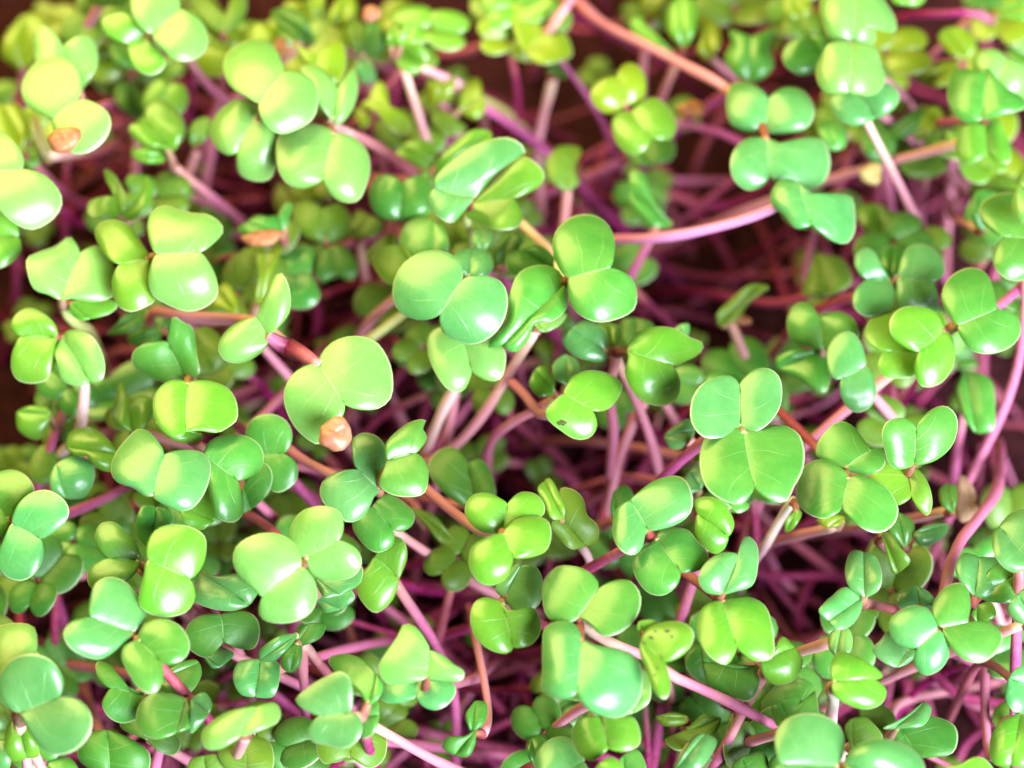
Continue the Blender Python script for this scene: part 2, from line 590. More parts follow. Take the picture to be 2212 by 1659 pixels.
def husk(tile, x, y, rx, ry, h, col, label, rot=0.0, seed=1):
    """an empty seed coat: a dented, split, thin shell resting on a leaf"""
    xf = tile_xf(tile)
    c = at([(xf[0] + x * xf[2], xf[1] + y * xf[2])], [h * MM])[0]
    px = 0.130 / PW * xf[2]
    a, b = rx * px, ry * px
    r = random.Random(seed)
    nu, nv = 20, 12
    verts, faces = [], []
    for i in range(nv + 1):
        th = math.pi * (0.02 + 0.80 * i / nv)
        for j in range(nu):
            ph = 2 * math.pi * j / nu
            k = 1 + 0.09 * math.sin(3 * ph + seed) + 0.07 * math.sin(5 * ph + th * 4) + 0.05 * math.sin(8 * ph - th * 5)
            k *= 1 - 0.20 * math.exp(-((ph - 2.2) ** 2) / 0.3) * math.sin(th)
            x0 = a * math.sin(th) * math.cos(ph) * k
            y0 = b * math.sin(th) * math.sin(ph) * k
            z0 = 0.62 * min(a, b) * math.cos(th) * (1 + 0.12 * math.sin(2 * ph + 1)) - 0.00012 * math.sin(9 * ph) * math.sin(th)
            z0 -= 0.22 * b * math.exp(-((x0 / a - 0.2) ** 2) / 0.1 - ((y0 / b) ** 2) / 0.4)
            verts.append((x0 * math.cos(rot) - y0 * math.sin(rot), x0 * math.sin(rot) + y0 * math.cos(rot), z0))
    for i in range(nv):
        for j in range(nu):
            j2 = (j + 1) % nu
            faces.append((i * nu + j, (i + 1) * nu + j, (i + 1) * nu + j2, i * nu + j2))
    faces.append(tuple(range(nu)))
    me = bpy.data.meshes.new('seed_husk')
    me.from_pydata(verts, [], faces)
    me.polygons.foreach_set('use_smooth', [True] * len(me.polygons))
    me.materials.append(HUSK[col])
    ob = link(bpy.data.objects.new('seed_husk', me))
    sm = ob.modifiers.new('shell', 'SOLIDIFY')
    sm.thickness = 0.00022
    ss = ob.modifiers.new('smooth', 'SUBSURF')
    ss.levels = ss.render_levels = 1
    ob.location = c
    ob['label'] = label
    ob['category'] = 'seed husk'
    return ob

def spots(entry, k, marks, tile):
    """small dark marks on leaf k of a sprout: (x, y, radius) in tile units"""
    e, built = entry
    P, t, prm, h = built[k]
    xf = tile_xf(tile)
    flat = P.reshape(-1, 3)
    sx, sy = np.array([seen(p) for p in flat]).T
    for (x, y, rr) in marks:
        X, Y = xf[0] + x * xf[2], xf[1] + y * xf[2]
        d = (sx - X) ** 2 + (sy - Y) ** 2
        near = np.argsort(d)[:4]
        wgt = 1 / (d[near] + 1.0)
        z = (flat[near, 2] * wgt).sum() / wgt.sum() + 0.00030
        c = at([(X, Y)], [z])[0]
        R = rr * xf[2] * 0.130 / PW
        n = 10
        vs = [(0, 0, 0.00005)]
        for q in range(n):
            kk = 1 + 0.3 * math.sin(q * 2.3 + x)
            vs.append((R * kk * 1.25 * math.cos(q / n * 6.283), R * kk * 0.8 * math.sin(q / n * 6.283), 0.0))
        for q in range(n):
            vs.append((vs[q + 1][0], vs[q + 1][1], -0.0004))
        fs = [(0, 1 + q, 1 + (q + 1) % n) for q in range(n)]
        fs += [(1 + q, 1 + n + q, 1 + n + (q + 1) % n, 1 + (q + 1) % n) for q in range(n)]
        me = bpy.data.meshes.new('spot')
        me.from_pydata(vs, [], fs)
        me.materials.append(SPOT)
        ob = link(bpy.data.objects.new('spot', me), prm['ob'])
        ob.location = c - np.array(e.location)

# ------------------------------------------------------------------ the soil
def make_soil():
    n = 90
    w = 0.42
    xs = np.linspace(-w / 2, w / 2, n)
    r = np.random.RandomState(3)
    X, Y = np.meshgrid(xs, xs)
    Z = np.zeros_like(X)
    for k in range(26):
        fx, fy, p = r.uniform(-700, 700), r.uniform(-700, 700), r.uniform(0, 6.28)
        Z += np.sin(X * fx + Y * fy + p) * 0.00022
    Z += r.uniform(-0.0006, 0.0006, Z.shape)
    vs = np.stack([X, Y + 0.01, Z], axis=2).reshape(-1, 3)
    fs = [(i * n + j, i * n + j + 1, (i + 1) * n + j + 1, (i + 1) * n + j) for i in range(n - 1) for j in range(n - 1)]
    me = bpy.data.meshes.new('soil')
    me.from_pydata([tuple(v) for v in vs], [], fs)
    me.polygons.foreach_set('use_smooth', [True] * len(fs))
    me.materials.append(SOIL)
    ob = link(bpy.data.objects.new('soil', me))
    ob['kind'] = 'structure'
    ob['label'] = 'dark brown soil under the tangle of stems'
make_soil()
# ------------------------------------------------------------------ the sprouts in view
# sprout(tile, height in mm, leaf colour, label, ['base/side/notch/side', ...], stem='x,y,height ...')
G_LOW_Y = 'low yellow sprouts between the stems'
L_LOW_Y = 'small yellow lime sprout low between pink stems, out of focus'
G_LOW_D = 'low dull green sprouts in the shade'
L_LOW_D = 'small dull green sprout low in the shade of taller leaves'
G_MID = 'single leaves showing under taller sprouts'
L_MID = 'sprout showing one green leaf from beneath taller sprouts'

# --- first row
sprout('00', 66, 'p', 'pale lime sprout of two ruffled leaves carrying a round brown husk',
  ['fold=.25 70,80/72,75 82,62 85,48 80,34 68,31/52,36/46,27 36,21 29,30 29,48 33,58 50,75',
   'h=69 68,86/70,70 62,55 48,48 33,52 20,68 18,80 24,92/43,104/47,114 54,126 64,133 76,132 90,122 96,108 93,97 80,88'])
husk('00', 55, 120, 15.5, 13, 73, 'b', 'round brown seed husk on the ruffled pale lime leaf', 0.3, 1)
sprout('00', 66, 'p', 'sprout with one cut-off pale leaf shading a flat lime leaf beside it',
  ['h=69 131,30/122,25 115,15 113,0 118,-15 135,-24 150,-18/158,5/172,16 179,28 180,38 174,48 163,53 152,52 140,43 134,36',
   'c=l 125,32/121,26 110,12 98,12 88,17 88,23 95,32/110,38/112,50 118,60 128,65 137,63 143,55 140,46 132,37'],
  stem='160,48,58 175,68,54 190,83,48 212,100,36', node='129,32', scol='k', rad=.9)
sprout('00', 58, 'l', 'single lime leaf poking in above the ruffled pale sprout',
  ['92,-25/76,-18 72,-4 82,5/95,8/108,5 113,-5 108,-20'])
sprout('00', 40, 'y', L_LOW_Y, ['20,60/2,50 5,30/20,8/35,12 42,30 35,50'], group=G_LOW_Y)
sprout('00', 36, 'y', L_LOW_Y, ['58,34/55,28 64,15/70,10/74,22 83,30 70,33'], group=G_LOW_Y)
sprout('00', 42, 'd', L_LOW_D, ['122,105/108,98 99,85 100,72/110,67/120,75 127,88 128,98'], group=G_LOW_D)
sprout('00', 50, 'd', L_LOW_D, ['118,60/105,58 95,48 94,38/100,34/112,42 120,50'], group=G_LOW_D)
sprout('00', 57, 'l', 'small lime sprout curled like a cup with a pale inner fold',
  ['fold=.5 147,130/140,127 125,125 112,115 112,108/123,103/126,92 136,85 148,90 158,103 157,118 151,130',
   'h=53 146,134/140,128 125,127 113,130/112,136/122,140 140,140'])
sprout('00', 52, 't', 'withered tan leaf standing on edge next to the brown husk', ['fold=.8 42,142/30,122 27,102/29,93/35,105 40,120 43,132'], scol='m')
sprout('00', 50, 'y', 'yellow stained leaf tucked under the big pale leaf at the edge', ['20,132/5,125 -10,110 -8,90/0,86/15,90 24,105 24,120', 'h=46 c=l 24,126/20,136 24,146/30,147/35,140 30,130'])
sprout('00', 72, 'p', 'large flat pale green leaf cut off by the edge above a yellow one',
  ['fold=.08 -20,150/-30,135 -20,115 -2,112 10,120 20,135/24,146/36,150 48,160 54,172 52,182 42,193 28,199 15,195 3,185 -8,170 -16,160',
   'h=64 c=l -25,205/-15,185 2,182 15,195/21,205/18,218 0,232 -18,225'])
sprout('00', 60, 'l', 'lime sprout with two narrow upright leaves in a wide V',
  ['fold=.5 103,187/109,178 107,165 97,149 90,146 92,156/100,168/88,170 77,174 75,183 80,189 93,189',
   'fold=.4 106,190/113,178 120,166 127,152/131,150/132,165 127,178 116,190'])
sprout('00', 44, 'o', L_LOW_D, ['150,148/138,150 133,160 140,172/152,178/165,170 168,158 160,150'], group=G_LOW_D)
sprout('00', 46, 'l', L_LOW_Y, ['166,126/162,115 168,105/180,99/184,108 180,118 172,124'], group=G_LOW_Y)
sprout('00', 52, 'o', 'olive leaf with a pale V-shaped notch above the biggest pale leaves',
  ['190,28/175,20 165,5 172,-8 186,4/196,14/199,2 205,-10 213,0 211,15 203,25'])
sprout('01', 72, 'p', 'largest pale green sprout with a peanut-shaped leaf casting shade on its lower leaf',
  ['fold=.05 2,90/-8,84 -22,75 -29,58 -25,45 -12,36 2,34 14,38 20,48/27,59/40,63 51,72 54,86 50,102 38,111 20,116 8,108 3,98',
   'h=66 2,92/-15,85 -28,92 -38,105 -40,115 -35,127 -25,134/-18,136/-15,150 0,157 12,155 18,140 17,118 8,102'])
sprout('01', 66, 'p', 'pale sprout on a thick purple stem, one leaf veined, one notched upright',
  ['h=68 fold=.1 67,114/58,109 45,106 30,108 19,118 17,135 20,150 28,160 42,163/57,160/64,168 75,175 88,174 95,162 99,145 96,130 85,119',
   'fold=.15 66,104/60,98 52,88 43,72 38,58 52,56 62,64/71,75/78,66 84,58 88,70 87,85 80,100 71,108'],
  stem='90,119,58 112,132,52 137,150,46 150,165,34', node='62,108', scol='m', rad=.95)
sprout('01', 48, 'l', L_LOW_Y, ['-5,40/-8,28 2,20/12,20/22,27 15,36'], group=G_LOW_Y)
husk('01', 21, 39, 7, 10, 51, 'b', 'small orange brown husk beside the largest pale leaf', 0.0, 2)
sprout('01', 54, 'd', 'dark folded leaf with a thin bright edge', ['fold=.5 52,38/45,20 38,10 25,6/9,7/15,18 30,30 42,38'])
sprout('01', 42, 'y', L_LOW_Y, ['52,-15/47,0 46,15/53,21/60,14 58,-5'], group=G_LOW_Y)
sprout('01', 44, 'y', L_LOW_Y, ['80,-10/66,5 63,20/70,29/80,22 88,8'], group=G_LOW_Y)
sprout('01', 48, 'd', 'pair of deep green leaves hugging a peach husk',
  ['c=o 92,48/82,42 78,25/84,12/92,22 95,35', '98,52/94,40 95,22/104,16/112,30 110,45'])
sprout('01', 46, 'b', L_MID, ['90,48/86,60 92,72/100,75/104,68 100,55'], group=G_MID)
husk('01', 99, 12, 9.5, 9, 52, 'p', 'pale peach husk held between two deep green leaves', 0.6, 3)
sprout('01', 58, 'y', 'bright lime seedling half open like a beak with narrow lobes',
  ['c=l fold=.5 h=59 116,42/113,34 118,22/122,15/126,22 123,35', 'c=l h=60 124,40/122,32 130,22/138,20/141,26 138,36'],)
sprout('01', 56, 'l', 'bright lime cupped leaf beneath the beak-shaped seedling', ['fold=.45 117,40/118,50 126,60 137,65/147,58/151,50 147,42 140,37 128,38'])
sprout('01', 49, 'o', L_LOW_D, ['140,60/140,40 148,33/157,42/157,55'], group=G_LOW_D)
sprout('01', 42, 'o', L_LOW_Y, ['136,32/135,20 142,13/152,18/150,28'], group=G_LOW_Y)
sprout('01', 60, 'y', 'yellow W-shaped leaf behind the notched upright leaf', ['52,58/40,52 34,38 47,46/53,50/62,38 74,36 78,48 76,65 70,74 60,66'])
sprout('01', 48, 'y', 'bright yellow bird-shaped leaf blurred below the beak-shaped seedling',
  ['98,86/100,78 106,70 112,75 115,90/117,93/130,100 133,107 127,117 115,110 105,98 90,91', 'h=44 85,95/95,93 100,104/93,114/90,106'])
sprout('01', 46, 'y', 'yellow blurred leaf holding a glassy water drop', ['165,62/152,62 147,72 150,90/155,92/168,85 172,70'], scol='g')
sprout('01', 44, 'y', L_LOW_Y, ['176,97/173,80 180,70 192,68/197,80/198,95 190,103', 'c=o 155,92/151,105 160,117/172,120/182,112 170,100'], group=G_LOW_Y)
sprout('V', 69, 'b', 'glossy sprout with a mint leaf folded across a lime leaf',
  ['fold=.12 1025,430/1060,385 1100,350 1138,324 1105,297 1050,303 1000,325 960,358 938,385/928,405/921,432 945,467 975,482 998,462 1015,440',
   'c=l h=65 1022,438/1060,400 1100,360 1130,338 1160,352 1177,375 1170,398 1145,415/1118,428/1130,465 1120,490 1085,498 1045,487 1005,465'],
  stem='1010,480,60 1020,520,54 1030,600,44', node='1010,455', scol='g', rad=.55)
sprout('01', 60, 'l', 'lime leaf slanting behind the folded mint leaf', ['203,113/188,112 168,126 156,142/150,160/172,150 192,134 204,120'])
sprout('V', 58, 'g', 'dull two-lobed leaf below the veined pale leaf on purple stem',
  ['864,477/825,472 803,450 798,410 815,382 845,378/868,388/900,378 925,385 938,420 935,455 900,472'])
sprout('01', 48, 'l', L_LOW_Y, ['152,146/135,138 120,135/122,125/135,121 150,122 156,135'], group=G_LOW_Y)
sprout('01', 46, 'l', L_LOW_Y, ['150,163/143,155 146,142/153,134/160,140 158,155'], group=G_LOW_Y)
# second tile of the row
sprout('02', 50, 'y', 'yellow L-shaped leaf bent at a sharp corner, touched by pink stem',
  ['26,28/24,20 20,0 12,-15 -5,-12 -8,5 0,22 5,37/10,48/22,55 38,54 52,48 52,42 44,27 36,32'], stem='45,8,54 55,-6,50 70,-25,40', scol='k')
sprout('01', 45, 'l', L_LOW_Y, ['218,25/205,28 190,20 185,0/195,-12/212,-10 221,5'], group=G_LOW_Y)
sprout('02', 57, 'l', 'lime sprout of two rounded leaves with a dark gap between them',
  ['c=y 98,90/88,98 78,97 69,88 68,78 78,68/90,64/95,57 103,54 112,60 116,72 114,85 108,90',
   '102,97/112,88 122,84 133,90 142,105 141,115 135,121/122,122/115,130 105,134 93,128 87,115 88,100 95,96'], scol='m')
sprout('02', 42, 'd', L_LOW_D, ['104,118/98,130 105,142/122,145/138,138 140,122 120,116'], group=G_LOW_D)
sprout('02', 45, 'o', L_LOW_D, ['46,166/33,155 30,140 40,127/55,122/60,130 53,145 58,158'], group=G_LOW_D)
sprout('V', 48, 'g', 'narrow green leaf bent twice over the arching pink stem', ['fold=.5 1455,488/1425,455 1405,415 1388,370 1362,370/1347,400/1365,440 1390,475 1415,492'])
sprout('02', 46, 'l', L_LOW_Y, ['140,46/125,40 105,28/97,18/108,14 120,25', 'h=49 148,42/136,30 133,10/145,-10/158,0 160,20 155,35'], group=G_LOW_Y)
sprout('02', 48, 'y', 'bright yellow narrow leaf standing on end by a blurred green leaf', ['fold=.4 170,52/160,45 163,30 160,15/165,10/178,22 180,40'])
sprout('02', 43, 'y', L_LOW_Y, ['118,16/112,6 114,-8/124,-12/136,-5 132,14'], group=G_LOW_Y)
sprout('02', 40, 'd', L_LOW_D, ['30,62/40,66 46,68/50,58/45,45 38,48'], group=G_LOW_D)
sprout('V', 52, 'g', 'blurred square green leaf with a scalloped edge', ['1620,178/1590,165 1565,125 1580,92 1575,64/1622,70/1675,63 1662,100 1672,140 1650,168'])
husk('02', 155, 94, 14, 10, 50, 'b', 'blurred brown husk just under the long arching pink stem', 0.0, 4)
sprout('V', 62, 'b', 'blue-green sprout of four round lobes around a hidden node',
  ['1655,288/1620,288 1580,270 1568,220 1580,182 1615,178 1645,195/1660,205/1690,190 1735,195 1760,235 1745,275 1700,288',
   'h=64 1655,298/1610,300 1580,335 1582,385 1615,412 1650,400/1663,388/1690,405 1740,412 1780,395 1795,350 1778,302 1745,297 1700,312'],
  stem='1560,185,58 1480,142,54 1400,100,50 1300,50,44 1230,-5,38', scol='i', rad=.95, node='1640,250')
sprout('V', 54, 'g', L_MID, ['1790,258/1765,270 1775,310/1800,333/1825,318 1830,285 1815,262'], group=G_MID)
sprout('V', 66, 'b', 'wavy blue-green leaf lying flat at the end of a pink horizontal stem',
  ['fold=0 puff=.3 1722,392/1690,386 1668,410 1665,440 1690,465 1720,494/1757,496/1800,522 1830,526 1846,505 1848,460 1840,425 1800,420 1775,428 1745,412'],
  stem='1665,452,63 1600,476,60 1480,505,56 1400,515,52 1320,518,44 1240,540,30', node='1690,440', scol='v', rad=.85)
sprout('03', 70, 'p', 'pale lime hourglass sprout with a cool sheen on its lower lip',
  ['h=71 fold=0 72,36/53,37 45,50 41,60 43,72 50,80/70,85/88,83 98,77 102,68 98,55 93,41',
   'h=69 fold=0 74,40/92,38 94,23 105,29 111,26 110,15 102,2 95,-10/75,-20/50,-12 44,5 47,20 53,35'])
sprout('03', 66, 'b', 'curved leaf with a mint rim under the hourglass sprout', ['75,78/55,82 53,90 60,102 75,109/95,105/108,95 114,83 105,72 95,72'])
sprout('03', 62, 'g', 'small shaded green leaf beside the narrow waist of the hourglass sprout', ['48,55/38,63 28,65 15,57 12,48 18,37/35,29/48,30 51,38'])
sprout('03', 65, 'g', 'green leaf with a pointed middle tooth at the edge',
  ['185,104/170,106 157,92 155,75 160,60 172,60 185,63/190,54/205,75 221,85 224,92 205,99', 'h=63 c=p 192,82/178,62 176,52 185,43 198,43/208,48/221,55 230,75 215,90'], node='188,102')
sprout('03', 59, 'l', 'lime two-lobed leaf hanging below the leaf with a pointed tooth', ['188,103/172,108 163,120 162,132 170,142 180,140/190,135/200,141 209,140 210,128 205,115 200,104'])
sprout('03', 48, 'y', 'pale yellow crumpled sprout blurred among red stems', ['172,52/155,45 147,32/150,22/168,24 180,38', '165,53/145,55 125,65/128,73/150,75 162,62'])
husk('03', 89, 150, 11, 11.5, 47, 'y', 'round straw-coloured husk blurred beside the blue-green lobes', 0.0, 5)
sprout('03', 47, 'd', 'dark folded leaf with a bright yellow strip beside it', ['fold=.5 137,92/120,100 105,112/98,120/115,121 130,108', 'c=y fold=.4 148,93/138,93 130,110/125,125/140,115 150,100'])
sprout('03', 46, 'd', L_LOW_D, ['95,105/80,112 82,130 95,142/108,138/112,125 105,112'], group=G_LOW_D)
sprout('03', 40, 'o', L_LOW_D, ['150,130/135,120 120,125 108,135/112,150/130,155 155,145'], group=G_LOW_D)
sprout('03', 46, 'y', L_LOW_Y, ['30,25/15,15 8,0/20,-12/35,-8 37,12'], group=G_LOW_Y)
sprout('03', 60, 'l', 'lime leaf tip beside the top of the hourglass sprout', ['120,-22/105,-8 108,2/118,7/130,5 138,-5 135,-15'])
sprout('03', 48, 'l', 'forked yellow-green sprout lying on a mauve stem', ['h=54 fold=.6 195,11/205,4 222,-1/240,-4/225,6 208,10', 'h=54 fold=.6 196,12/208,11 224,12/240,14/225,18 206,16'],
  stem='175,11,54 150,12,52 125,13,48 105,22,40', scol='m', rad=.8)
sprout('03', 44, 'd', L_LOW_D, ['185,8/170,2 168,-8/185,-12/205,-8 205,2'], group=G_LOW_D)

# --- second row
sprout('10', 71, 'p', 'flat lime sprout of four rounded lobes with a crisp shadow down its middle',
  ['c=l h=69 130,58/125,48 112,30 105,25 92,24 83,30 82,38 88,50 94,58/100,63/97,75 98,90 103,100 113,104 125,100 134,94 130,80 128,65',
   'h=72 fold=.03 134,54/129,42 127,28 132,16 142,11 155,15 168,18 180,19 192,28 193,35 186,43/178,52/183,65 188,78 188,90 178,100 162,104 145,98 132,90 128,78 130,65'], node='131,57')
sprout('10', 67, 'p', 'fan-shaped pale lime leaf with a small tip, on a curved yellow-green stalk',
  ['fold=.05 52,94/40,88 30,85 23,68 23,57 32,52 48,46 60,38 64,42/71,48/84,46 92,55 99,66 95,80 98,90 80,95 62,92',
   'h=62 c=l 60,95/61,105 70,111/80,111/95,105 102,98 98,94 75,93'], stem='58,105,60 66,114,56 77,119,50 82,130,42', node='54,97', scol='g', rad=.9)
sprout('10', 65, 'p', 'three-lobed pale lime sprout with a puckered yellow fold on a white stem',
  ['c=l 50,125/48,115 38,105 25,100 14,105 9,115 12,121/14,124/10,140 10,155 15,163 28,166 40,163 44,155 46,142 47,134',
   '54,124/60,119 70,120 80,125 88,138 91,152 88,163/80,169/65,168 53,162 50,150 47,140 50,130'],
  stem='70,150,60 73,168,57 71,195,54 66,212,48 50,230,42 36,260,32', node='53,126', scol='w', rad=.9)
sprout('10', 52, 'd', L_MID, ['fold=.5 125,103/123,115 110,122/89,125/100,115 108,106'], group=G_MID)
sprout('10', 68, 'l', 'lime sprout with a shaded round lower leaf and a tall folded upper leaf',
  ['h=64 c=g fold=.3 161,162/145,165 125,158 114,148 115,138 125,131 137,129/143,126/146,115 150,107 158,112 166,116 170,140 172,158',
   'h=70 162,164/146,163 134,174 132,188 138,203 146,210 154,213/160,212/172,206 188,208 198,203 205,197 205,182 198,170 180,163'], node='163,160')
sprout('V', 63, 'l', 'yellow-green leaf half hidden under the shaded round leaf', ['442,945/400,958 350,935/322,905/330,890 360,900 410,925'])
sprout('10', 50, 'd', L_LOW_D, ['140,118/120,117 110,125/112,134/125,135 138,128', 'c=o 165,120/160,140 172,158/188,160/196,148 190,125 178,116'], group=G_LOW_D)
sprout('10', 52, 'y', 'small yellow-green leaf right above the pink fork stem', ['205,106/190,102 178,98/185,82/195,78 205,92'])
sprout('V', 56, 'g', 'small folded leaf carrying a long brown husk at its base', ['fold=.2 612,500/600,470 618,436/633,434/625,470 612,500', 'fold=.05 608,505/585,510 530,508 512,495/525,478/555,465 582,468 602,465'], stem='620,540,44 660,620,30')
husk('V', 565, 513, 48, 22, 56.5, 'b', 'long brown husk lying under the small folded leaf', 0.1, 6)
sprout('V', 51, 'y', 'bright yellow leaf with a scooped edge below the long brown husk', ['556,662/548,625 562,590 550,545/575,535/612,532 600,560 587,600 580,640'])
sprout('V', 47, 'g', L_MID, ['605,590/600,545 640,530 675,535/676,590/692,640 670,665 620,662 612,630'], group=G_MID)
sprout('11', 46, 'd', 'blurred dark green rosette with a black centre',
  ['c=o 60,43/45,40 33,28 33,12 45,8/57,12/72,10 82,22 80,35 70,42', '65,47/52,55 50,70 58,78/70,73/82,77 88,68 82,52 73,46'])
sprout('11', 42, 'o', L_LOW_D, ['85,40/82,28 88,16/98,18/109,26 105,38'], group=G_LOW_D)
sprout('V', 73, 'p', 'sprout with a husk-bearing leaf and an upright leaf joined by a thick pink fork',
  ['c=p h=70 fold=.25 582,735/560,765 520,785 485,780 470,758 480,725 512,697/552,680/572,640 590,600 607,588 625,620 627,670 612,695 592,708',
   'h=74 fold=-.04 686,783/692,768 715,740 760,725 810,735 840,775 850,820 845,860 820,882 785,886/752,885/738,905 715,935 690,962 650,940 620,895 612,850 630,810 660,790'],
  stem='560,700,64 510,690,60 450,688,58 380,680,54 330,676,46', node='625,748', scol='k', rad=.98, pet=1.5)
husk('V', 723, 938, 38, 37, 77, 'p', 'peach seed husk clinging to the tip of a large drooping leaf', 0.9, 7)
sprout('V', 60, 'g', 'dull three-part leaf behind the big two-lobed mint leaf',
  ['935,560/872,560 862,520 880,480 910,470/937,470/960,495 970,540 960,570', 'c=o 900,592/870,612 840,615 815,590 805,560 830,530/858,525/890,545'])
sprout('V', 55, 'o', L_MID, ['852,565/800,570 790,550 815,520/845,498/860,515 855,540'], group=G_MID)
sprout('V', 73, 'b', 'big smooth two-lobed mint leaf with clear veins at the centre of a cluster',
  ['fold=.02 droop=2.6 1000,602/1000,580 980,552 945,540 900,548 865,575 848,615 850,655 870,680 910,692/944,690/955,715 990,738 1025,745 1065,725 1090,690 1098,645 1085,610 1050,595 1020,597',
   'h=65 1012,602/980,572 985,545/1020,530/1055,545 1066,575 1045,600'])
sprout('V', 61, 'p', 'tiny pale oval leaf standing above the big mint leaf', ['fold=.3 1040,547/1022,530 1022,500/1040,487/1062,500 1058,530'], scol='g')
sprout('V', 58, 'd', 'small dark leaf bud beside the tiny pale oval leaf', ['fold=.4 1072,572/1065,540 1085,510/1110,498/1132,515 1112,550 1092,570'])
sprout('V', 71, 'g', 'smooth green heart-shaped leaf with a crisp midrib and its dark twin',
  ['h=73 fold=.06 1226,602/1205,575 1193,535 1200,500 1230,470 1275,462 1310,480 1328,520 1324,560/1331,576/1365,600 1377,640 1370,670 1335,690 1290,697 1250,680 1230,650 1228,620',
   'h=70 c=g 1222,612/1205,582 1165,572 1120,590 1100,640 1095,690 1065,725 1052,750/1072,760/1110,762 1140,735 1155,700 1190,695 1222,670 1227,640'],
  stem='1192,548,60 1150,505,56 1120,478,52 1060,430,40', node='1222,606', scol='w', rad=.8)
sprout('V', 63, 'd', 'shaded leaf behind the dark twin of the heart-shaped leaf', ['1215,600/1180,590 1130,600 1098,585 1095,550/1120,532/1165,530 1200,560'])
sprout('V', 64, 'p', 'small pale leaf tip under the dark twin leaf', ['1152,690/1158,710/1180,720/1210,702 1224,678 1190,680'])
sprout('V', 66, 'p', 'pale lime leaf with a cupped side below the big mint leaf',
  ['990,710/950,705 925,725 925,770 945,815 970,843 1000,845/1022,812/1050,822 1080,820 1092,790 1090,755 1060,735 1030,725'],
  stem='985,830,52 960,880,46 925,960,36 905,1010,28', scol='w', rad=.85)
sprout('V', 68, 'l', 'yellow-rimmed green leaf with two sharp points on a red stalk',
  ['fold=.1 1352,757/1375,720 1420,705 1460,710 1490,728 1520,742 1513,762 1482,780/1466,795/1470,830 1460,865 1425,878 1385,865 1360,835 1350,800 1360,775',
   'h=63 c=b 1312,762/1305,780 1275,780 1235,765 1213,735/1225,705/1260,692 1292,702 1312,728'],
  stem='1325,800,56 1318,860,50 1325,930,44 1320,1000,38', node='1335,758', scol='k', rad=.85)
sprout('V', 60, 'l', L_MID, ['1325,752/1300,725 1290,700/1312,692/1338,705 1340,735'], group=G_MID)
sprout('V', 61, 'p', 'tiny pale bud leaf between a nibbled leaf and its mint neighbour', ['fold=.3 1226,832/1200,820 1195,785/1220,758/1245,775 1250,805', 'c=l fold=.3 h=60 1198,852/1165,858 1143,830/1150,795/1170,790 1195,812'])
nib = sprout('V', 67, 'l', 'nibbled lime leaf with a dark hole and a torn edge',
  ['1216,850/1235,815 1270,800 1310,805 1345,828 1338,855 1312,885/1287,892/1290,920 1275,945 1245,950 1210,930 1182,905 1178,885 1200,862'],
  stem='1175,898,60 1130,850,56 1085,805,50 1040,770,40', scol='k', rad=.85)
spots(nib, 0, [(1214, 912, 7)], 'V')  # dark patch on the blade, painting the shaded depth of a hole
sprout('V', 74, 'b', 'glossy sprout with a cupped upper leaf and a deeply veined lower leaf',
  ['fold=.35 droop=.5 1598,925/1560,945 1520,945 1493,915 1492,870 1510,835 1545,815 1580,812/1597,820/1625,800 1660,795 1685,815 1688,870 1670,905 1640,930 1615,932',
   'c=g fold=.05 h=75 1605,930/1570,920 1530,935 1513,970 1512,1020 1530,1060 1570,1085 1605,1088/1632,1066/1665,1082 1700,1083 1714,1055 1735,1015 1738,970 1725,935 1685,917 1640,928'],
  stem='1560,930,68 1510,962,62 1470,995,58 1430,1035,54 1390,1090,46 1340,1160,34', node='1601,928', scol='k', rad=.95)
sprout('V', 60, 'b', 'small mint leaf tip behind the cupped glossy leaf', ['1502,930/1480,965 1450,970/1427,945/1450,925 1490,905'])
sprout('V', 46, 'o', 'narrow olive leaf lying beside a blurred orange husk', ['fold=.4 1552,706/1548,680 1575,650 1620,615/1655,605/1662,620 1622,650 1590,692'])
husk('V', 1602, 690, 24, 14, 44, 'b', 'blurred orange husk at the foot of a narrow olive leaf', -0.3, 8)
sprout('V', 58, 'b', 'mint leaf tip peeping over the two-pointed leaf', ['1475,735/1450,718/1470,697/1488,700 1486,725'])
sprout('V', 50, 'd', L_LOW_D, ['1370,762/1340,730 1345,690/1375,680/1410,700 1412,740'], group=G_LOW_D)
sprout('V', 61, 'b', 'sprout of small blue-green lobes ringed round a brown node',
  ['1924,606/1905,575 1890,545 1870,535 1850,545 1845,570 1855,590/1868,604/1845,630 1845,665 1870,685 1900,680 1925,665 1933,636',
   '1938,600/1945,560 1960,535 1990,527 2020,540 2040,570 2038,595/2024,610/2026,640 2025,675 1990,690 1950,680 1937,650'], scol='m')
sprout('V', 57, 'g', L_MID, ['1925,602/1900,570 1905,535/1930,522/1955,540 1945,580'], group=G_MID)
sprout('V', 68, 'g', 'bright green sprout with a white sheen along its lower edge',
  ['h=69 2068,705/2045,675 2033,640 2050,600 2095,577 2130,590 2147,630 2150,653/2166,664/2195,680 2206,715 2190,745 2140,765 2100,758 2080,735 2070,715',
   'c=l h=67 2042,712/2030,680 1990,662 1945,665 1922,690 1925,725 1955,750/1978,766/1975,800 1990,835 2030,830 2060,790 2062,745 2054,724'],
  stem='2110,690,62 2165,655,60 2205,620,57 2250,580,48', node='2054,708', scol='k', rad=.85)
sprout('V', 63, 'l', 'lime leaf lying partly under the bright sprout with white sheen', ['1985,766/1960,690 1920,670 1880,690 1867,720 1880,745/1900,758/1895,790 1910,815 1940,818 1970,815 1985,792'])
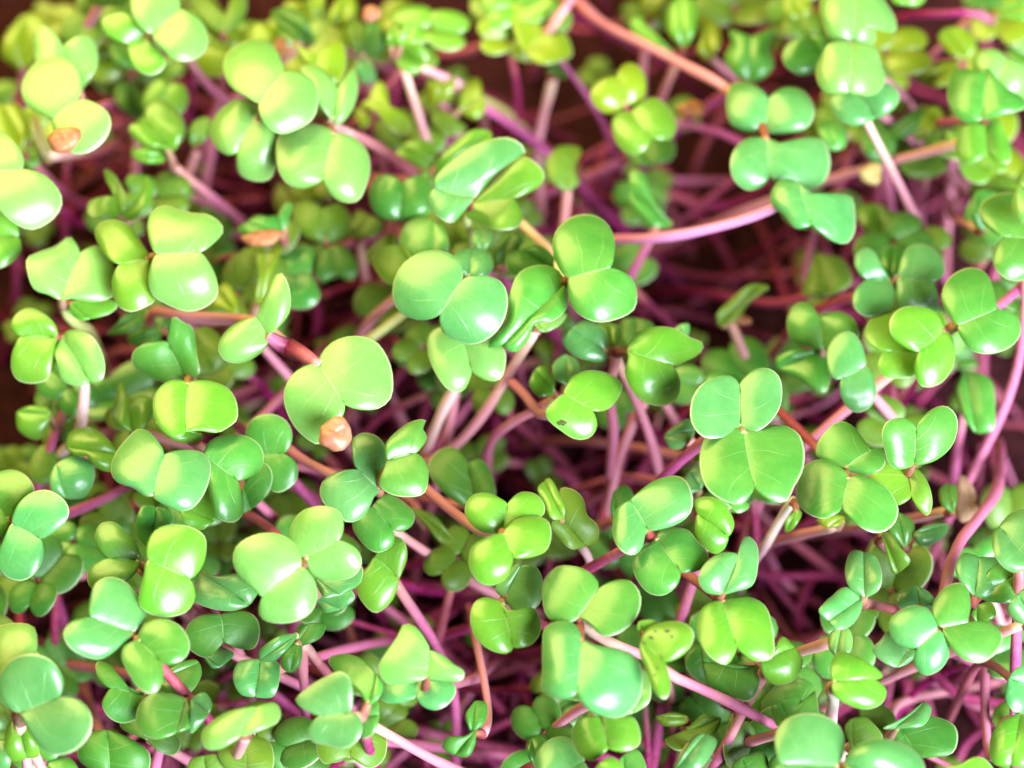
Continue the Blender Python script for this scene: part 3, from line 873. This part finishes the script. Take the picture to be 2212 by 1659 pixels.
sprout('V', 57, 'g', 'smooth dull green twin leaves beside a mauve stem',
  ['1780,756/1740,748 1708,735 1700,690 1720,655 1745,655/1770,680/1810,672 1845,690 1855,730 1830,752', 'h=54 1770,757/1720,755 1675,775/1672,800/1720,815 1780,850 1795,800'], scol='m')
sprout('V', 63, 'b', 'upright pinched leaf overlapping the smooth dull twin leaves',
  ['1872,790/1862,745 1840,717 1810,722 1787,755 1790,800 1800,818/1811,823/1815,850 1830,880 1850,892 1880,880 1893,850 1886,815'])
sprout('V', 44, 'o', L_LOW_D, ['1790,640/1735,635 1745,590/1760,540/1820,560 1840,610'], group=G_LOW_D)
sprout('V', 42, 'l', L_LOW_Y, ['1925,535/1870,500 1850,450/1890,430/1950,470 1990,510 1960,540'], group=G_LOW_Y)
sprout('V', 48, 'g', L_LOW_D, ['2085,798/2065,840 2080,900/2110,950/2145,930 2150,880 2140,820'], group=G_LOW_D)
sprout('V', 67, 'g', 'deeply notched green leaf cut off by the edge above a pink stem',
  ['2250,515/2240,440 2200,417 2150,420 2115,445 2118,475 2145,500/2160,512/2147,540 2145,570 2165,598 2200,608 2240,590 2255,550'])
sprout('V', 71, 'p', 'sliver of a pale leaf over the deeply notched green leaf', ['2262,470/2230,490 2195,475 2185,440/2195,390/2215,372 2245,380 2264,430'])
sprout('V', 56, 'g', L_MID, ['2125,500/2103,485 2098,440/2108,405/2130,410 2140,450'], group=G_MID)

# --- third row
sprout('V', 52, 'l', 'plump yellow-green leaf blurred beside the white stem', ['112,895/85,950 40,930/28,890/60,878 100,880', 'h=46 c=d 108,900/75,870 85,840/120,838/155,860 150,910'])
sprout('V', 57, 'l', 'lime leaf folded into a sharp V beside the shaded round leaf', ['fold=.55 287,936/255,915 242,905 248,860 262,822/277,870/300,855 325,858 335,880 320,915 302,930'])
sprout('V', 59, 'l', 'lime and dark twisted leaf over an oval glossy one', ['fold=.2 258,982/225,940 190,922 150,935/130,965/160,982 190,985 205,1008 240,1018', 'c=b h=58 122,1000/107,1030 115,1065/145,1085/180,1075 203,1040 200,1000 160,985'])
sprout('V', 66, 'b', 'mint sprout cut off by the edge, its upper leaf browned at the rim',
  ['25,1130/35,1095 65,1065 105,1058 140,1080 150,1105 140,1130 115,1150/95,1168/95,1200 75,1240 45,1256 10,1245 -5,1210 10,1160',
   'c=g h=62 22,1125/5,1165 -25,1170 -40,1100/-35,1060/-20,1030 20,1014 55,1025 75,1060 50,1085'])
sprout('V', 74, 'b', 'cool mint butterfly-shaped leaf with a deep middle crease',
  ['fold=.12 330,1074/310,1070 285,1052 250,1040 238,1015 248,980 275,945 300,925 325,935 345,960/358,971/400,972 440,978 457,1005 445,1060 420,1095 395,1105 365,1095 338,1080'])
sprout('V', 67, 'g', 'dappled green leaf shaded by the butterfly-shaped mint leaf',
  ['440,985/450,955 490,938 535,942 565,965 570,1000 550,1025/522,1045/522,1080 525,1110 505,1130 470,1120 455,1080 447,1030', 'h=63 c=l 385,1090/400,1130 435,1145/470,1130/488,1085 480,1050 440,1055'])
sprout('V', 60, 'd', L_MID, ['525,1050/520,1110/545,1105/580,1065 588,1020 572,1000'], group=G_MID)
sprout('V', 60, 'g', 'rounded dull green leaf crossing a pink stem next to the dappled leaf',
  ['560,982/530,945 545,905 585,893 620,910 632,945 622,972/617,980/640,1000 640,1040 600,1065 575,1050 560,1012'])
sprout('V', 71, 'l', 'lime rosette with a brown centre and one glossy white-lit lobe',
  ['h=73 fold=.1 318,1208/318,1175 335,1145 370,1132 415,1138 443,1158 446,1190 436,1225/421,1256/422,1285 408,1318 372,1333 330,1330 302,1312 300,1285 310,1245',
   'h=67 c=g 304,1212/295,1175 270,1145 245,1127 215,1132 205,1160 215,1190/228,1205/200,1220 188,1240 195,1270 230,1275 270,1260 295,1235'])
sprout('V', 68, 'g', 'round upright lobe rising behind the lime rosette', ['330,1190/300,1160 295,1120 310,1090/338,1085/365,1100 378,1135 360,1170'])
sprout('V', 73, 'b', 'mint and green leaf pair meeting at a rusty red node',
  ['292,1368/320,1320 300,1290 270,1255 235,1245 205,1260 195,1290 191,1318/184,1330/150,1345 135,1370 150,1400 185,1420 215,1425 250,1405 275,1380',
   'c=g 297,1380/310,1350 340,1337 385,1348 410,1385 405,1415 380,1435/354,1437/352,1470 335,1497 310,1495 280,1460 262,1420 268,1395 285,1388'], node='290,1378', scol='r')
sprout('V', 63, 'd', 'dark leaf with a pinkish scalloped rim under the rusty-node pair',
  ['312,1500/270,1480 235,1435 208,1430 212,1465/231,1485/220,1520 235,1550 265,1563 300,1550 320,1520'])
sprout('V', 65, 'g', 'glossy green leaf with a white-lit lip under the rusty-node pair',
  ['402,1508/360,1496 320,1500 293,1545 305,1585 345,1597/380,1590/415,1570 420,1540', 'c=b 412,1510/440,1495 458,1520/455,1545/430,1570 412,1585'])
sprout('V', 60, 'g', L_MID, ['342,1470/370,1440 420,1425/440,1428/435,1460 400,1505 360,1500'], group=G_MID)
sprout('21', 68, 'b', 'green sprout whose yellow-tipped leaf overlaps a veined bluish one',
  ['h=66 108,92/104,85 112,70 112,55 105,45 92,42 83,48 83,60 85,69/86,72/70,76 57,85 55,97 62,108 70,112 76,119 86,119 95,112 99,100 102,97',
   'h=71 c=g 113,66/112,52 120,42 135,32 147,31 144,38 148,46/141,59/147,68 149,82 145,95 130,98 115,95 106,87 110,75'],
  stem='70,80,58 45,68,56 25,54,52 0,40,42', scol='k', rad=.8, node='106,92')
sprout('21', 61, 'g', 'two-lobed matt leaf in the shade below the yellow-tipped leaf', ['100,106/112,95 125,100 137,112 135,122 127,127/120,128/119,138 105,146 92,138 83,122 88,113'])
sprout('21', 53, 'd', 'large dark leaf in deep shade beside a pale crossing stem', ['190,112/160,92 148,72 158,57 172,55/182,64/195,65 206,85 205,105'])
sprout('21', 50, 'o', 'thin twisted olive leaf hanging under a pink stem', ['fold=.6 133,107/152,112 168,130/180,142/160,137 145,120'])
sprout('V', 58, 'y', 'bright yellow-lime leaf twisted into two lobes below the matt leaf', ['c=l 862,1250/880,1200 870,1165 840,1160/805,1195/790,1230 770,1250 775,1290 810,1325 845,1300 857,1272'])
sprout('V', 74, 'p', 'pale green sprout of smooth rounded lobes with comb-like veins',
  ['h=73 657,1207/630,1180 625,1145 650,1105 700,1092 735,1105 742,1140/740,1163/770,1185 782,1215 765,1245 720,1255 680,1245 664,1225',
   'h=75 652,1222/645,1185 610,1155 555,1153 510,1180 503,1215 520,1250 548,1270/556,1298/560,1330 580,1344 630,1345 670,1325 686,1290 680,1255 665,1235'], node='655,1217')
sprout('V', 66, 'b', 'bluish leaf layered under the comb-veined sprout', ['682,1250/700,1290/740,1290/778,1260 782,1222 730,1230', 'h=60 680,1290/700,1322/740,1320/767,1292 750,1268'])
sprout('V', 62, 'b', 'shiny bluish leaf between the lime rosette and the comb-veined sprout', ['432,1235/410,1290 440,1310 500,1320/550,1315/560,1270 520,1240 470,1245'])
sprout('V', 58, 'd', 'dark two-lobed leaf with a crease, over a lit pale lip',
  ['478,1327/430,1330 405,1350 400,1390 425,1415 450,1420/483,1393/520,1402 550,1400 562,1360 550,1330 520,1320', 'c=b h=53 440,1418/460,1443/480,1443/507,1412 480,1400'])
sprout('V', 60, 'b', 'round dull mint leaf beside the crossed narrow leaves', ['562,1424/515,1430 503,1465 520,1500/550,1514/590,1505 605,1460 600,1430'])
sprout('V', 62, 'd', 'dark blue-green narrow leaves crossed like an X over a mauve stem',
  ['c=b fold=.3 645,1368/600,1375 560,1408/553,1432/590,1428 622,1405', 'fold=.3 643,1388/615,1410 608,1440/625,1460/645,1440 652,1402'], stem='668,1405,56 690,1435,52 712,1462,46', scol='m')
sprout('V', 61, 'd', L_MID, ['640,1390/650,1360/675,1342/703,1350 695,1375 660,1393'], group=G_MID)
sprout('V', 73, 'l', 'lime sprout of stacked lip-shaped leaves at the end of a mauve stem',
  ['h=71 1085,1148/1050,1152 1015,1130 1003,1100 1020,1070 1055,1065/1098,1082/1125,1063 1160,1068 1178,1095 1172,1115 1130,1125 1105,1138',
   'h=74 1088,1150/1110,1125 1150,1115 1185,1125 1192,1155 1180,1190 1140,1205/1110,1210/1095,1245 1065,1265 1035,1260 1013,1225 1020,1180 1050,1162'],
  stem='1040,1145,64 990,1115,60 930,1065,56 870,1020,48', node='1084,1150', scol='k', rad=.9)
sprout('22', 63, 'l', 'lime leaf with one lobe rolled into a narrow tube',
  ['fold=.5 h=65 44,117/35,117 28,105 22,90/26,81/32,81 40,93 46,110', 'c=o 40,112/34,122 42,135 52,143/66,143/74,135 74,122 65,113 62,100 55,92 42,90'],
  stem='66,150,52 62,170,40', scol='w', rad=.7)
sprout('22', 71, 'b', 'bluish glossy curled leaf over a matt green one round a purple gap',
  ['fold=.15 118,127/130,125 145,120 155,110 156,95 150,82 140,79 122,84 108,95/100,98/90,108 87,120 88,135 95,145 105,148 112,142 113,132',
   'c=g h=69 124,133/128,126 140,124 152,126 160,135 169,145 170,153 162,161/148,166/142,175 130,183 118,181 108,170 104,158 107,146 117,140'], node='119,131', scol='m')
sprout('22', 63, 'y', 'bright yellow-lime leaf tucked under the deeply veined glossy leaf', ['c=l 160,112/158,100 175,98 187,108 192,122/190,134/183,143 175,147 165,140 158,128', 'h=61 c=g 190,108/178,100/186,98/200,100 205,106 196,112'])
sprout('22', 54, 'd', L_LOW_D, ['90,120/85,110/88,90/98,87 105,97 98,112'], group=G_LOW_D)
sprout('22', 57, 'b', L_MID, ['163,92/152,95 147,85/152,74/162,66 168,78'], group=G_MID)
sprout('V', 71, 'p', 'sprout with a white-lit horned leaf above a veined heart-shaped green leaf',
  ['c=b 1560,1284/1525,1280 1508,1255 1520,1220 1555,1195 1588,1195/1600,1193/1605,1165 1615,1157 1635,1175 1638,1220 1625,1265 1590,1277',
   'c=l h=70 1560,1295/1520,1310 1506,1345 1512,1390 1540,1425 1570,1436/1595,1410/1630,1428 1670,1420 1672,1380 1655,1310 1620,1290 1585,1293'],
  stem='1530,1275,64 1478,1236,58 1420,1200,50', node='1552,1288', scol='k', rad=.85)
sprout('V', 64, 'l', 'round lime leaf behind the veined heart-shaped leaf', ['1642,1430/1672,1400 1690,1375/1725,1395/1735,1430 1715,1470 1675,1480 1650,1462'])
sprout('V', 60, 'd', 'dark curved leaf under the veined heart-shaped leaf', ['1642,1440/1560,1440 1515,1400/1505,1430/1530,1480 1590,1510 1620,1515 1637,1490'])
sprout('23', 70, 'g', 'satin green sprout of three round lobes with a pale node',
  ['h=71 fold=.04 70,80/60,70 45,65 32,70 25,85 24,98 28,107 40,115 52,116/63,111/75,120 88,128 100,128 110,120 113,108 105,92 90,82 80,79',
   'h=68 66,73/55,68 42,63 42,52 50,40 62,32 73,36 80,45 86,53/92,55/98,56 101,70 88,79 75,77'],
  stem='50,62,60 25,38,54 0,18,46', node='67,76', scol='m')
sprout('23', 73, 'g', 'bean-shaped satin leaf perched above a horn-tipped leaf',
  ['fold=.12 126,70/115,74 105,70 100,55 98,42 102,33 112,29 122,31/128,34/135,27 145,20 155,19 163,27 164,40 158,55 145,66 136,69',
   'c=l h=68 118,70/100,60 89,70 90,85 98,97 112,105/125,100/130,108 138,114 142,105 140,90 132,76'])
sprout('23', 56, 'y', 'pale yellow leaf lip peeping under the three-lobed satin sprout', ['66,115/50,112 42,118/50,125/62,122'])
sprout('23', 58, 'l', 'tiny lime leaf beside a white stem', ['fold=.4 26,108/15,118/14,130/22,125 29,112'], stem='12,115,52 0,136,48 -16,160,36', node='22,100', scol='w', rad=.75)
sprout('23', 58, 'b', 'mint leaf with a lit lower edge near a large brown husk', ['fold=.2 125,130/138,122/160,120/152,132 134,140', 'c=g 118,142/105,130 103,118/112,108/125,118 126,132'])
husk('23', 170, 100, 11.5, 24, 46, 'd', 'large dull brown husk standing against pink stems', 0.05, 9)
sprout('23', 54, 'd', L_MID, ['160,112/150,105 148,92/153,84/162,88 163,100'], group=G_MID)

# --- fourth row
sprout('V', 68, 'b', 'mint leaf folded like a ribbon on a red stem',
  ['fold=.3 1868,1292/1835,1270 1825,1230 1840,1190/1865,1182/1890,1200 1905,1240 1898,1275', 'fold=.25 1864,1290/1825,1268 1790,1295 1768,1320/1782,1348/1805,1360 1838,1352 1860,1320'],
  stem='1885,1305,62 1930,1316,58 1980,1325,48', scol='r', rad=.85)
sprout('V', 64, 'p', 'pale lime leaf curl directly under the ribbon-folded mint leaf', ['1818,1352/1792,1370 1790,1400/1805,1424/1835,1412 1842,1380 1832,1356'])
sprout('V', 60, 'l', 'lime leaf rolled into a tube beneath the three-lobed satin sprout', ['fold=.6 1903,1150/1915,1190 1930,1240/1945,1246/1967,1212 1942,1180 1922,1152'], stem='1925,1200,48 1890,1270,34', scol='m')
sprout('33', 69, 'b', 'cool mint rosette of four round lobes with a brown centre',
  ['147,46/138,28 122,26 105,38 108,56 120,62/128,63/126,76 136,86 150,80 157,66 153,52',
   'c=g 150,45/143,38 142,25 155,8 170,7 175,25 172,37/176,40/190,40 203,52 198,65 185,75 168,72 156,58'],
  stem='152,20,61 156,-5,59 165,-28,56 180,-48,51 198,-75,44 200,-112,34', scol='k', rad=.95)
sprout('33', 63, 'b', 'white-lit leaf under the mint rosette', ['122,62/105,47 97,55 90,64 100,75/110,81/122,75 129,66', 'h=61 132,28/112,26 112,15/127,6/140,15 146,26'])
sprout('V', 71, 'b', 'bluish round leaf at the edge above the mint rosette', ['2232,1222/2190,1237 2155,1212 2142,1160/2150,1130/2185,1108 2228,1100 2252,1160'])
sprout('V', 65, 'b', 'shiny bluish pair on a bright red node near the edge', ['2104,1288/2075,1260 2063,1225 2080,1195/2115,1195/2160,1210 2165,1260 2132,1290', 'c=g 2112,1290/2140,1230 2180,1215/2205,1235/2217,1280 2180,1302 2142,1300'], stem='2085,1305,56 2010,1335,46 1940,1360,34', scol='r')
sprout('V', 69, 'b', 'pale bluish leaf sliver cut off by the edge near red node', ['2236,1352/2190,1340 2178,1310/2195,1275/2228,1265'])
sprout('V', 58, 'l', L_MID, ['2110,1350/2098,1325/2110,1305/2140,1300 2152,1330'], group=G_MID)
sprout('V', 62, 'b', 'mint leaf edge showing beside violet stems', ['2244,1500/2200,1545 2172,1510/2172,1460/2200,1440 2240,1440'], stem='2200,1480,58 2150,1440,54 2118,1432,50 2085,1480,42 2055,1545,30', scol='m', rad=.75)
sprout('V', 63, 'l', 'bright lime leaf below the mint leaf edge', ['2205,1540/2160,1560 2138,1600 2145,1650/2180,1667/2235,1650 2242,1580'], stem='2170,1560,56 2140,1640,48 2128,1540,44 2125,1440,40', scol='k', rad=.75)
sprout('V', 67, 'l', 'lime wavy leaf edge rising at the very bottom', ['2092,1700/2035,1680/2032,1655/2080,1650 2105,1635 2130,1640 2155,1690'])
sprout('V', 69, 'l', 'vivid lime folded leaf with grooves on a peach vertical stem',
  ['fold=.25 1796,1472/1795,1430 1815,1408 1855,1418 1895,1445 1908,1461/1898,1467/1915,1490 1905,1520 1870,1533 1830,1522 1800,1500'],
  stem='1800,1510,62 1796,1560,58 1810,1620,52 1830,1690,40', node='1797,1490', scol='w', rad=.9)
sprout('V', 74, 'b', 'wide mint sprout with a ribbed leaf and a smooth white-lit leaf',
  ['1812,1655/1825,1610 1815,1570 1780,1545 1740,1540 1695,1555 1673,1590 1676,1625/1670,1650/1665,1680 1700,1710 1770,1720 1810,1690',
   'h=73 1820,1650/1850,1610 1900,1595 1950,1605 1985,1630 2000,1670/1990,1700/1930,1720 1850,1705'])
sprout('V', 65, 'g', 'soft green leaf with a raised tooth behind the wide mint sprout', ['1722,1585/1680,1570 1665,1530/1680,1508/1720,1505 1745,1520 1760,1492 1765,1560'])
sprout('V', 65, 'o', 'dull curled leaf between peach stem and wide mint sprout', ['1842,1622/1825,1570/1840,1545/1870,1550 1907,1595 1872,1612'])
sprout('V', 57, 'b', 'thin mint crescent leaf over a dark leaf', ['fold=.5 1932,1574/1905,1574 1950,1553/2005,1510/2012,1530 1996,1566', 'h=50 c=d 1935,1560/1930,1620/1990,1645/2060,1625 2065,1570 2000,1545'])
sprout('V', 74, 'b', 'big mint sprout in the corner with one gleaming white-lit leaf',
  ['h=73 38,1541/15,1525 0,1500 2,1450 30,1420 75,1412 115,1430 137,1470/138,1502/170,1510 198,1545 195,1585 165,1620 130,1632 100,1625 70,1590 52,1552',
   'c=p h=69 25,1540/-40,1480 -45,1420 -20,1360 30,1345 75,1355/85,1390/85,1420 70,1470 45,1520'])
sprout('V', 64, 'l', 'lime leaf with a white rim tucked below the gleaming corner leaf', ['36,1542/15,1570 12,1620 30,1645/60,1647/85,1632 72,1590 52,1555'])
sprout('V', 60, 'b', L_MID, ['-10,1600/-20,1640/0,1670/20,1660 18,1600'], group=G_MID)
sprout('V', 73, 'p', 'pale oval leaf lying like a slipper over dark leaves', ['fold=.1 518,1592/470,1620 440,1616 435,1585 455,1560 500,1535/560,1520/595,1518 607,1540 600,1560 570,1575'])
sprout('V', 61, 'o', 'pair of olive leaves below the slipper-shaped pale leaf', ['450,1700/405,1675 412,1640/440,1625/470,1630 492,1665', '532,1695/480,1650 472,1620/530,1582/580,1600 592,1650 570,1692'])
sprout('V', 50, 'd', L_LOW_D, ['240,1685/170,1640 175,1590/230,1565/290,1600 325,1630 310,1685'], group=G_LOW_D)
sprout('V', 52, 'd', L_LOW_D, ['320,1600/260,1570 270,1540/320,1545/390,1600 380,1630 345,1625'], group=G_LOW_D)
sprout('31', 73, 'b', 'icy mint sprout with a pinched pale leaf and a dark tongue behind',
  ['fold=.2 82,118/84,100 80,87 73,82 60,87 45,96 34,107 38,113/52,121/45,132 48,143 60,146 77,149 88,142 92,130 88,121',
   'c=g h=70 97,112/85,95 70,85 62,72 75,67 92,72/105,82/110,95 105,107'], scol='m')
sprout('31', 68, 'g', 'upright green leaf flank beside the icy mint sprout', ['fold=.2 89,122/95,110 105,108/108,120/103,135 92,140'])
sprout('V', 59, 'o', 'olive scalloped leaf underneath the icy mint sprout', ['762,1562/690,1590 683,1620 700,1650/755,1640/800,1660 830,1640 835,1590 815,1562'])
sprout('31', 73, 'p', 'pale crumpled sprout shaped like a hat above a drooping brim leaf',
  ['fold=.15 148,88/130,93 112,93 105,80 115,62 122,52 128,41 138,44 146,55/150,62/160,68 172,77 180,83 178,90 165,91',
   'c=b h=67 140,89/110,92 106,105 115,110 130,108/138,106/145,113 155,116 165,112 173,100 170,92'])
sprout('31', 61, 'd', 'small dark two-leaved sprout leaning on a pale pink stem', ['fold=.3 186,136/181,120/190,105/199,110 198,126', 'fold=.3 190,133/180,139 165,139 161,148/170,157/183,156 189,146'],
  stem='201,118,52 197,90,49 191,60,45 186,30,36', node='197,136', scol='i', rad=.65)
sprout('V', 66, 'l', 'lime cup-shaped leaf and pale twin joined at a red node',
  ['h=68 1082,1300/1050,1290 1025,1300 1015,1335 1025,1375 1060,1405 1095,1412/1112,1410/1145,1395 1168,1365 1165,1330 1150,1312 1130,1316 1102,1322',
   'c=p h=64 1090,1292/1070,1275 1085,1245 1110,1220/1130,1215/1155,1222 1172,1250 1168,1300 1145,1322 1112,1322'], node='1084,1300', scol='r')
sprout('32', 74, 'g', 'big glossy green sprout of four lobes, white-lit on its lowest lobe',
  ['h=72 57,37/45,42 30,35 26,20 27,4 38,-8 52,-9 66,-4 74,5/77,8/88,4 102,4 111,15 111,28 105,40 92,50 78,52 70,43 62,37',
   'h=75 c=b fold=.04 60,54/55,42 40,39 28,45 26,60 26,85 25,97 35,105 48,106/56,106/64,114 75,120 87,123 100,120 110,108 114,92 112,78 105,68 90,63 72,60'],
  stem='75,52,68 95,62,63 125,75,56', node='58,40', scol='k', rad=.8)
sprout('32', 68, 'p', 'pale rim of a leaf under the big glossy four-lobed sprout', ['100,76/115,82 120,95 118,110/105,123/95,121 100,98'])
lime = sprout('32', 76, 'l', 'lime leaf freckled with tiny dark spots, folded into a hook',
  ['c=l fold=.05 111,56/118,45 130,40 148,40 157,48 155,60 145,70/134,76/137,95 135,104 131,107 122,98 116,82 111,68', 'h=74 fold=.3 113,52/108,45/110,38/122,38 126,42 119,48'],
  stem='138,86,69 160,96,65 190,110,60 221,126,55 250,140,40', node='125,76', scol='k', rad=.8)
spots(lime, 0, [(134.5, 47.3, 1.5), (120.5, 53, 1.3), (138, 52, .7), (124, 47.5, .7), (123.5, 85.5, .8), (126, 79.5, .7), (114, 58, .8)], '32')
sprout('32', 69, 'l', 'vivid green heart leaf showing under the white-lit lowest lobe',
  ['76,122/60,122 52,132 53,145 60,156 70,160/84,152/98,152 110,146 111,135 105,122 90,122'], scol='r')
sprout('32', 65, 'b', 'leaf with a bright bluish lit edge below the vivid heart leaf', ['62,160/50,140 35,140 23,150 20,165/25,182/50,190 70,178', 'h=60 c=g 20,166/13,152/17,138/27,140 28,150'], scol='g')
sprout('32', 71, 'l', 'yellow-lime leaf tip in front of the vivid heart leaf', ['85,192/70,178/72,162/83,156 93,160 99,176'])
sprout('32', 63, 'g', L_MID, ['100,187/88,168/95,152/108,150 116,165 112,182'], group=G_MID)
sprout('32', 48, 'o', 'blurred olive sprout of two spread leaves in deep shade', ['152,122/140,118/121,122/130,129 150,127', '150,134/165,120/184,122/175,136 158,147 142,151 132,142'], scol='m')
sprout('32', 66, 'b', 'slender pale mint leaf rising on its own stalk', ['fold=.2 140,168/150,150 158,138/170,133/177,142 172,155 158,170'], scol='g')
sprout('V', 54, 'd', L_LOW_D, ['1690,1690/1660,1650/1690,1612/1740,1622 1745,1665', '1620,1690/1580,1660/1600,1630/1650,1625 1660,1670'], group=G_LOW_D)

# ------------------------------------------------------------------ more of the tray: lower sprouts whose stems fill the gaps
TEMPLATE = dict(B=(0, 0), s1=[(-.10, -.12), (-.42, -.18), (-.66, .12), (-.70, .50), (-.50, .84), (-.22, .88)], N=(0, .72),
                s2=[(.22, .88), (.50, .84), (.70, .50), (.66, .12), (.42, -.18), (.10, -.12)])

MASS = []      # pieces of the low sprouts past the first hundred: (mesh, material)

def low_sprout(root, head, col, scol, label, group, seed, size, cat='sprout', alone=True):
    r = random.Random(seed)
    nd = np.array(head)
    rt = np.array(root)
    w1 = nd * 0.70 + rt * 0.30 + np.array([r.uniform(-6, 6), r.uniform(-6, 6), r.uniform(-4, 4)]) * MM
    w2 = nd * 0.33 + rt * 0.67 + np.array([r.uniform(-7, 7), r.uniform(-7, 7), r.uniform(-3, 4)]) * MM
    w2[2] = max(w2[2], 0.004)
    w1[2] = max(w1[2], 0.006)
    path = spline([rt, w2, w1, nd], 26)
    base = np.array([rt[0], rt[1], 0.0]) if alone else np.zeros(3)
    e = None
    if alone:
        e = link(bpy.data.objects.new('radish_sprout', None))
        e.empty_display_size = 0.004
        e.location = base
        e['label'], e['category'], e['group'] = label, cat, group
    s = np.linspace(0, 1, 26)
    rd = r.uniform(0.42, 0.74) * MM * (1.05 - 0.15 * s + 0.07 * np.sin(s * 15 + seed))
    me = tube_mesh('stem', path - base, rd, 8)
    def give(m, mat, nm):
        if alone:
            m.materials.append(mat)
            link(bpy.data.objects.new(nm, m), e)
        else:
            MASS.append((m, mat))
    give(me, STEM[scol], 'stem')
    yaw = r.uniform(0, 6.28)
    for k in range(2):
        a = yaw + k * (math.pi + r.uniform(-.5, .5))
        L = size * r.uniform(0.8, 1.15)
        G, t = leaf_xy(TEMPLATE['B'], TEMPLATE['s1'], TEMPLATE['N'], TEMPLATE['s2'], 12)
        Gm = (G + np.array([0, 0.12])) * L
        prm = shape_params(seed * 3 + k)
        prm['fold'] += 0.1
        z = blade_heights(Gm, t, prm) + 0.35 * np.linalg.norm(Gm, axis=2) * r.uniform(-0.4, 1.0)
        ca, sa = math.cos(a), math.sin(a)
        P = np.stack([nd[0] + (Gm[..., 0] * ca - Gm[..., 1] * sa) * MM, nd[1] + (Gm[..., 0] * sa + Gm[..., 1] * ca) * MM,
                      nd[2] + (z - z[0, UC.size // 2] + 0.2) * MM], axis=2)
        give(blade_mesh(P - base, t, 0.0003, 'cotyledon'), LEAF[col], 'cotyledon')
    return e

def covered(x, y):
    return any(inside((x, y), o) for o in OUTLINES)

# openings of the canopy where only stems show
GAPS = [(640, 640, 890, 1080), (1120, 380, 1770, 720), (1050, 850, 1500, 1300), (880, 1240, 1170, 1660), (120, 1230, 235, 1570),
        (1640, 700, 1800, 930), (1930, 1440, 2140, 1660), (1640, 1090, 1900, 1330), (980, 120, 1320, 420), (2040, 820, 2200, 1200), (540, 1060, 640, 1180), (560, 1480, 660, 1660)]

def near_leaf(x, y):
    return covered(x, y) or any(covered(x + a, y + b) for a, b in ((55, 0), (-55, 0), (0, 55), (0, -55)))

n_low, tries = 0, 0
while n_low < 190 and tries < 9000:
    tries += 1
    vx, vy = rng.uniform(-60, 2272), rng.uniform(-60, 1720)
    far = vy < 420
    gap = any(a < vx < c and b < vy < d for a, b, c, d in GAPS)
    mid = n_low % 3 != 0
    hz = rng.uniform(36, 50) if (mid and not gap) else rng.uniform(16, 34)
    if gap and not covered(vx, vy):
        continue
    if not gap and not near_leaf(vx, vy):
        continue
    head = at([(vx, vy)], [hz * MM])[0]
    ang = rng.uniform(0, 6.283)
    d = rng.uniform(12, 44) * MM
    root = np.array([head[0] + math.cos(ang) * d, head[1] + math.sin(ang) * d, -0.002])
    col = rng.choice('yyolyl') if far else rng.choice('ododgd')  # nearer ones mostly dark olive and green, painting in shade under the canopy
    sc = rng.choice('mmmkrrr')  # mostly dark stems, putting the depth's shade into their colour
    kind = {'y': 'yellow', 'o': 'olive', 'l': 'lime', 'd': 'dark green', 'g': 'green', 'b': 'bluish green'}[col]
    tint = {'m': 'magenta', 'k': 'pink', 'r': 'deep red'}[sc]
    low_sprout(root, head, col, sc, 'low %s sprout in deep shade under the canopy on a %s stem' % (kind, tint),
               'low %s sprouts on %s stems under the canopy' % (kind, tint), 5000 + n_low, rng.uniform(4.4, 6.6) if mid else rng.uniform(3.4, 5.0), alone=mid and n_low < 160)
    n_low += 1

# fallen sprouts: long stems lying low across the openings
n_f, tries = 0, 0
while n_f < 230 and tries < 9000:
    tries += 1
    vx, vy = rng.uniform(-40, 2250), rng.uniform(-80, 1700)
    if not covered(vx, vy):
        continue
    head = at([(vx, vy)], [rng.uniform(9, 26) * MM])[0]
    ang = rng.uniform(0, 6.283)
    d = rng.uniform(28, 64) * MM
    root = np.array([head[0] + math.cos(ang) * d, head[1] + math.sin(ang) * d, -0.002])
    if abs(root[0]) > 0.09 or abs(root[1]) > 0.085:
        continue
    sc = rng.choice('mmkrrr')  # darker stem mix paints shade into the openings
    tint = {'m': 'magenta', 'k': 'pink', 'r': 'deep red'}[sc]
    low_sprout(root, head, 'o', sc, 'fallen sprout, its long %s stem lying low across an opening' % tint,
               'fallen sprouts with long %s stems' % tint, 9000 + n_f, rng.uniform(2.6, 3.8), alone=False)
    n_f += 1

def join_mass():
    """the deepest sprouts, which nobody could pick apart, as one mass"""
    bank, vs, fs, uv, mi, sl = [], [], [], [], [], []
    for m, mat in MASS:
        if mat not in sl:
            sl.append(mat)
        k, o = sl.index(mat), len(vs)
        co = np.zeros(len(m.vertices) * 3, np.float32)
        m.vertices.foreach_get('co', co)
        vs.extend(map(tuple, co.reshape(-1, 3).tolist()))
        w = np.zeros(len(m.loops) * 2, np.float32)
        m.uv_layers[0].data.foreach_get('uv', w)
        uv.append(w)
        for f in m.polygons:
            fs.append([o + v for v in f.vertices])
            mi.append(k)
        bpy.data.meshes.remove(m)
    me = bpy.data.meshes.new('low_sprouts')
    me.from_pydata(vs, [], fs)
    me.uv_layers.new(name='uv').data.foreach_set('uv', np.concatenate(uv))
    for mat in sl:
        me.materials.append(mat)
    me.polygons.foreach_set('material_index', mi)
    me.polygons.foreach_set('use_smooth', [True] * len(fs))
    ob = link(bpy.data.objects.new('low_sprouts', me))
    ob['kind'] = 'stuff'
    ob['label'] = 'tangle of magenta and pink stems filling the dark gaps under the leaves'
    ob['category'] = 'stems'
join_mass()
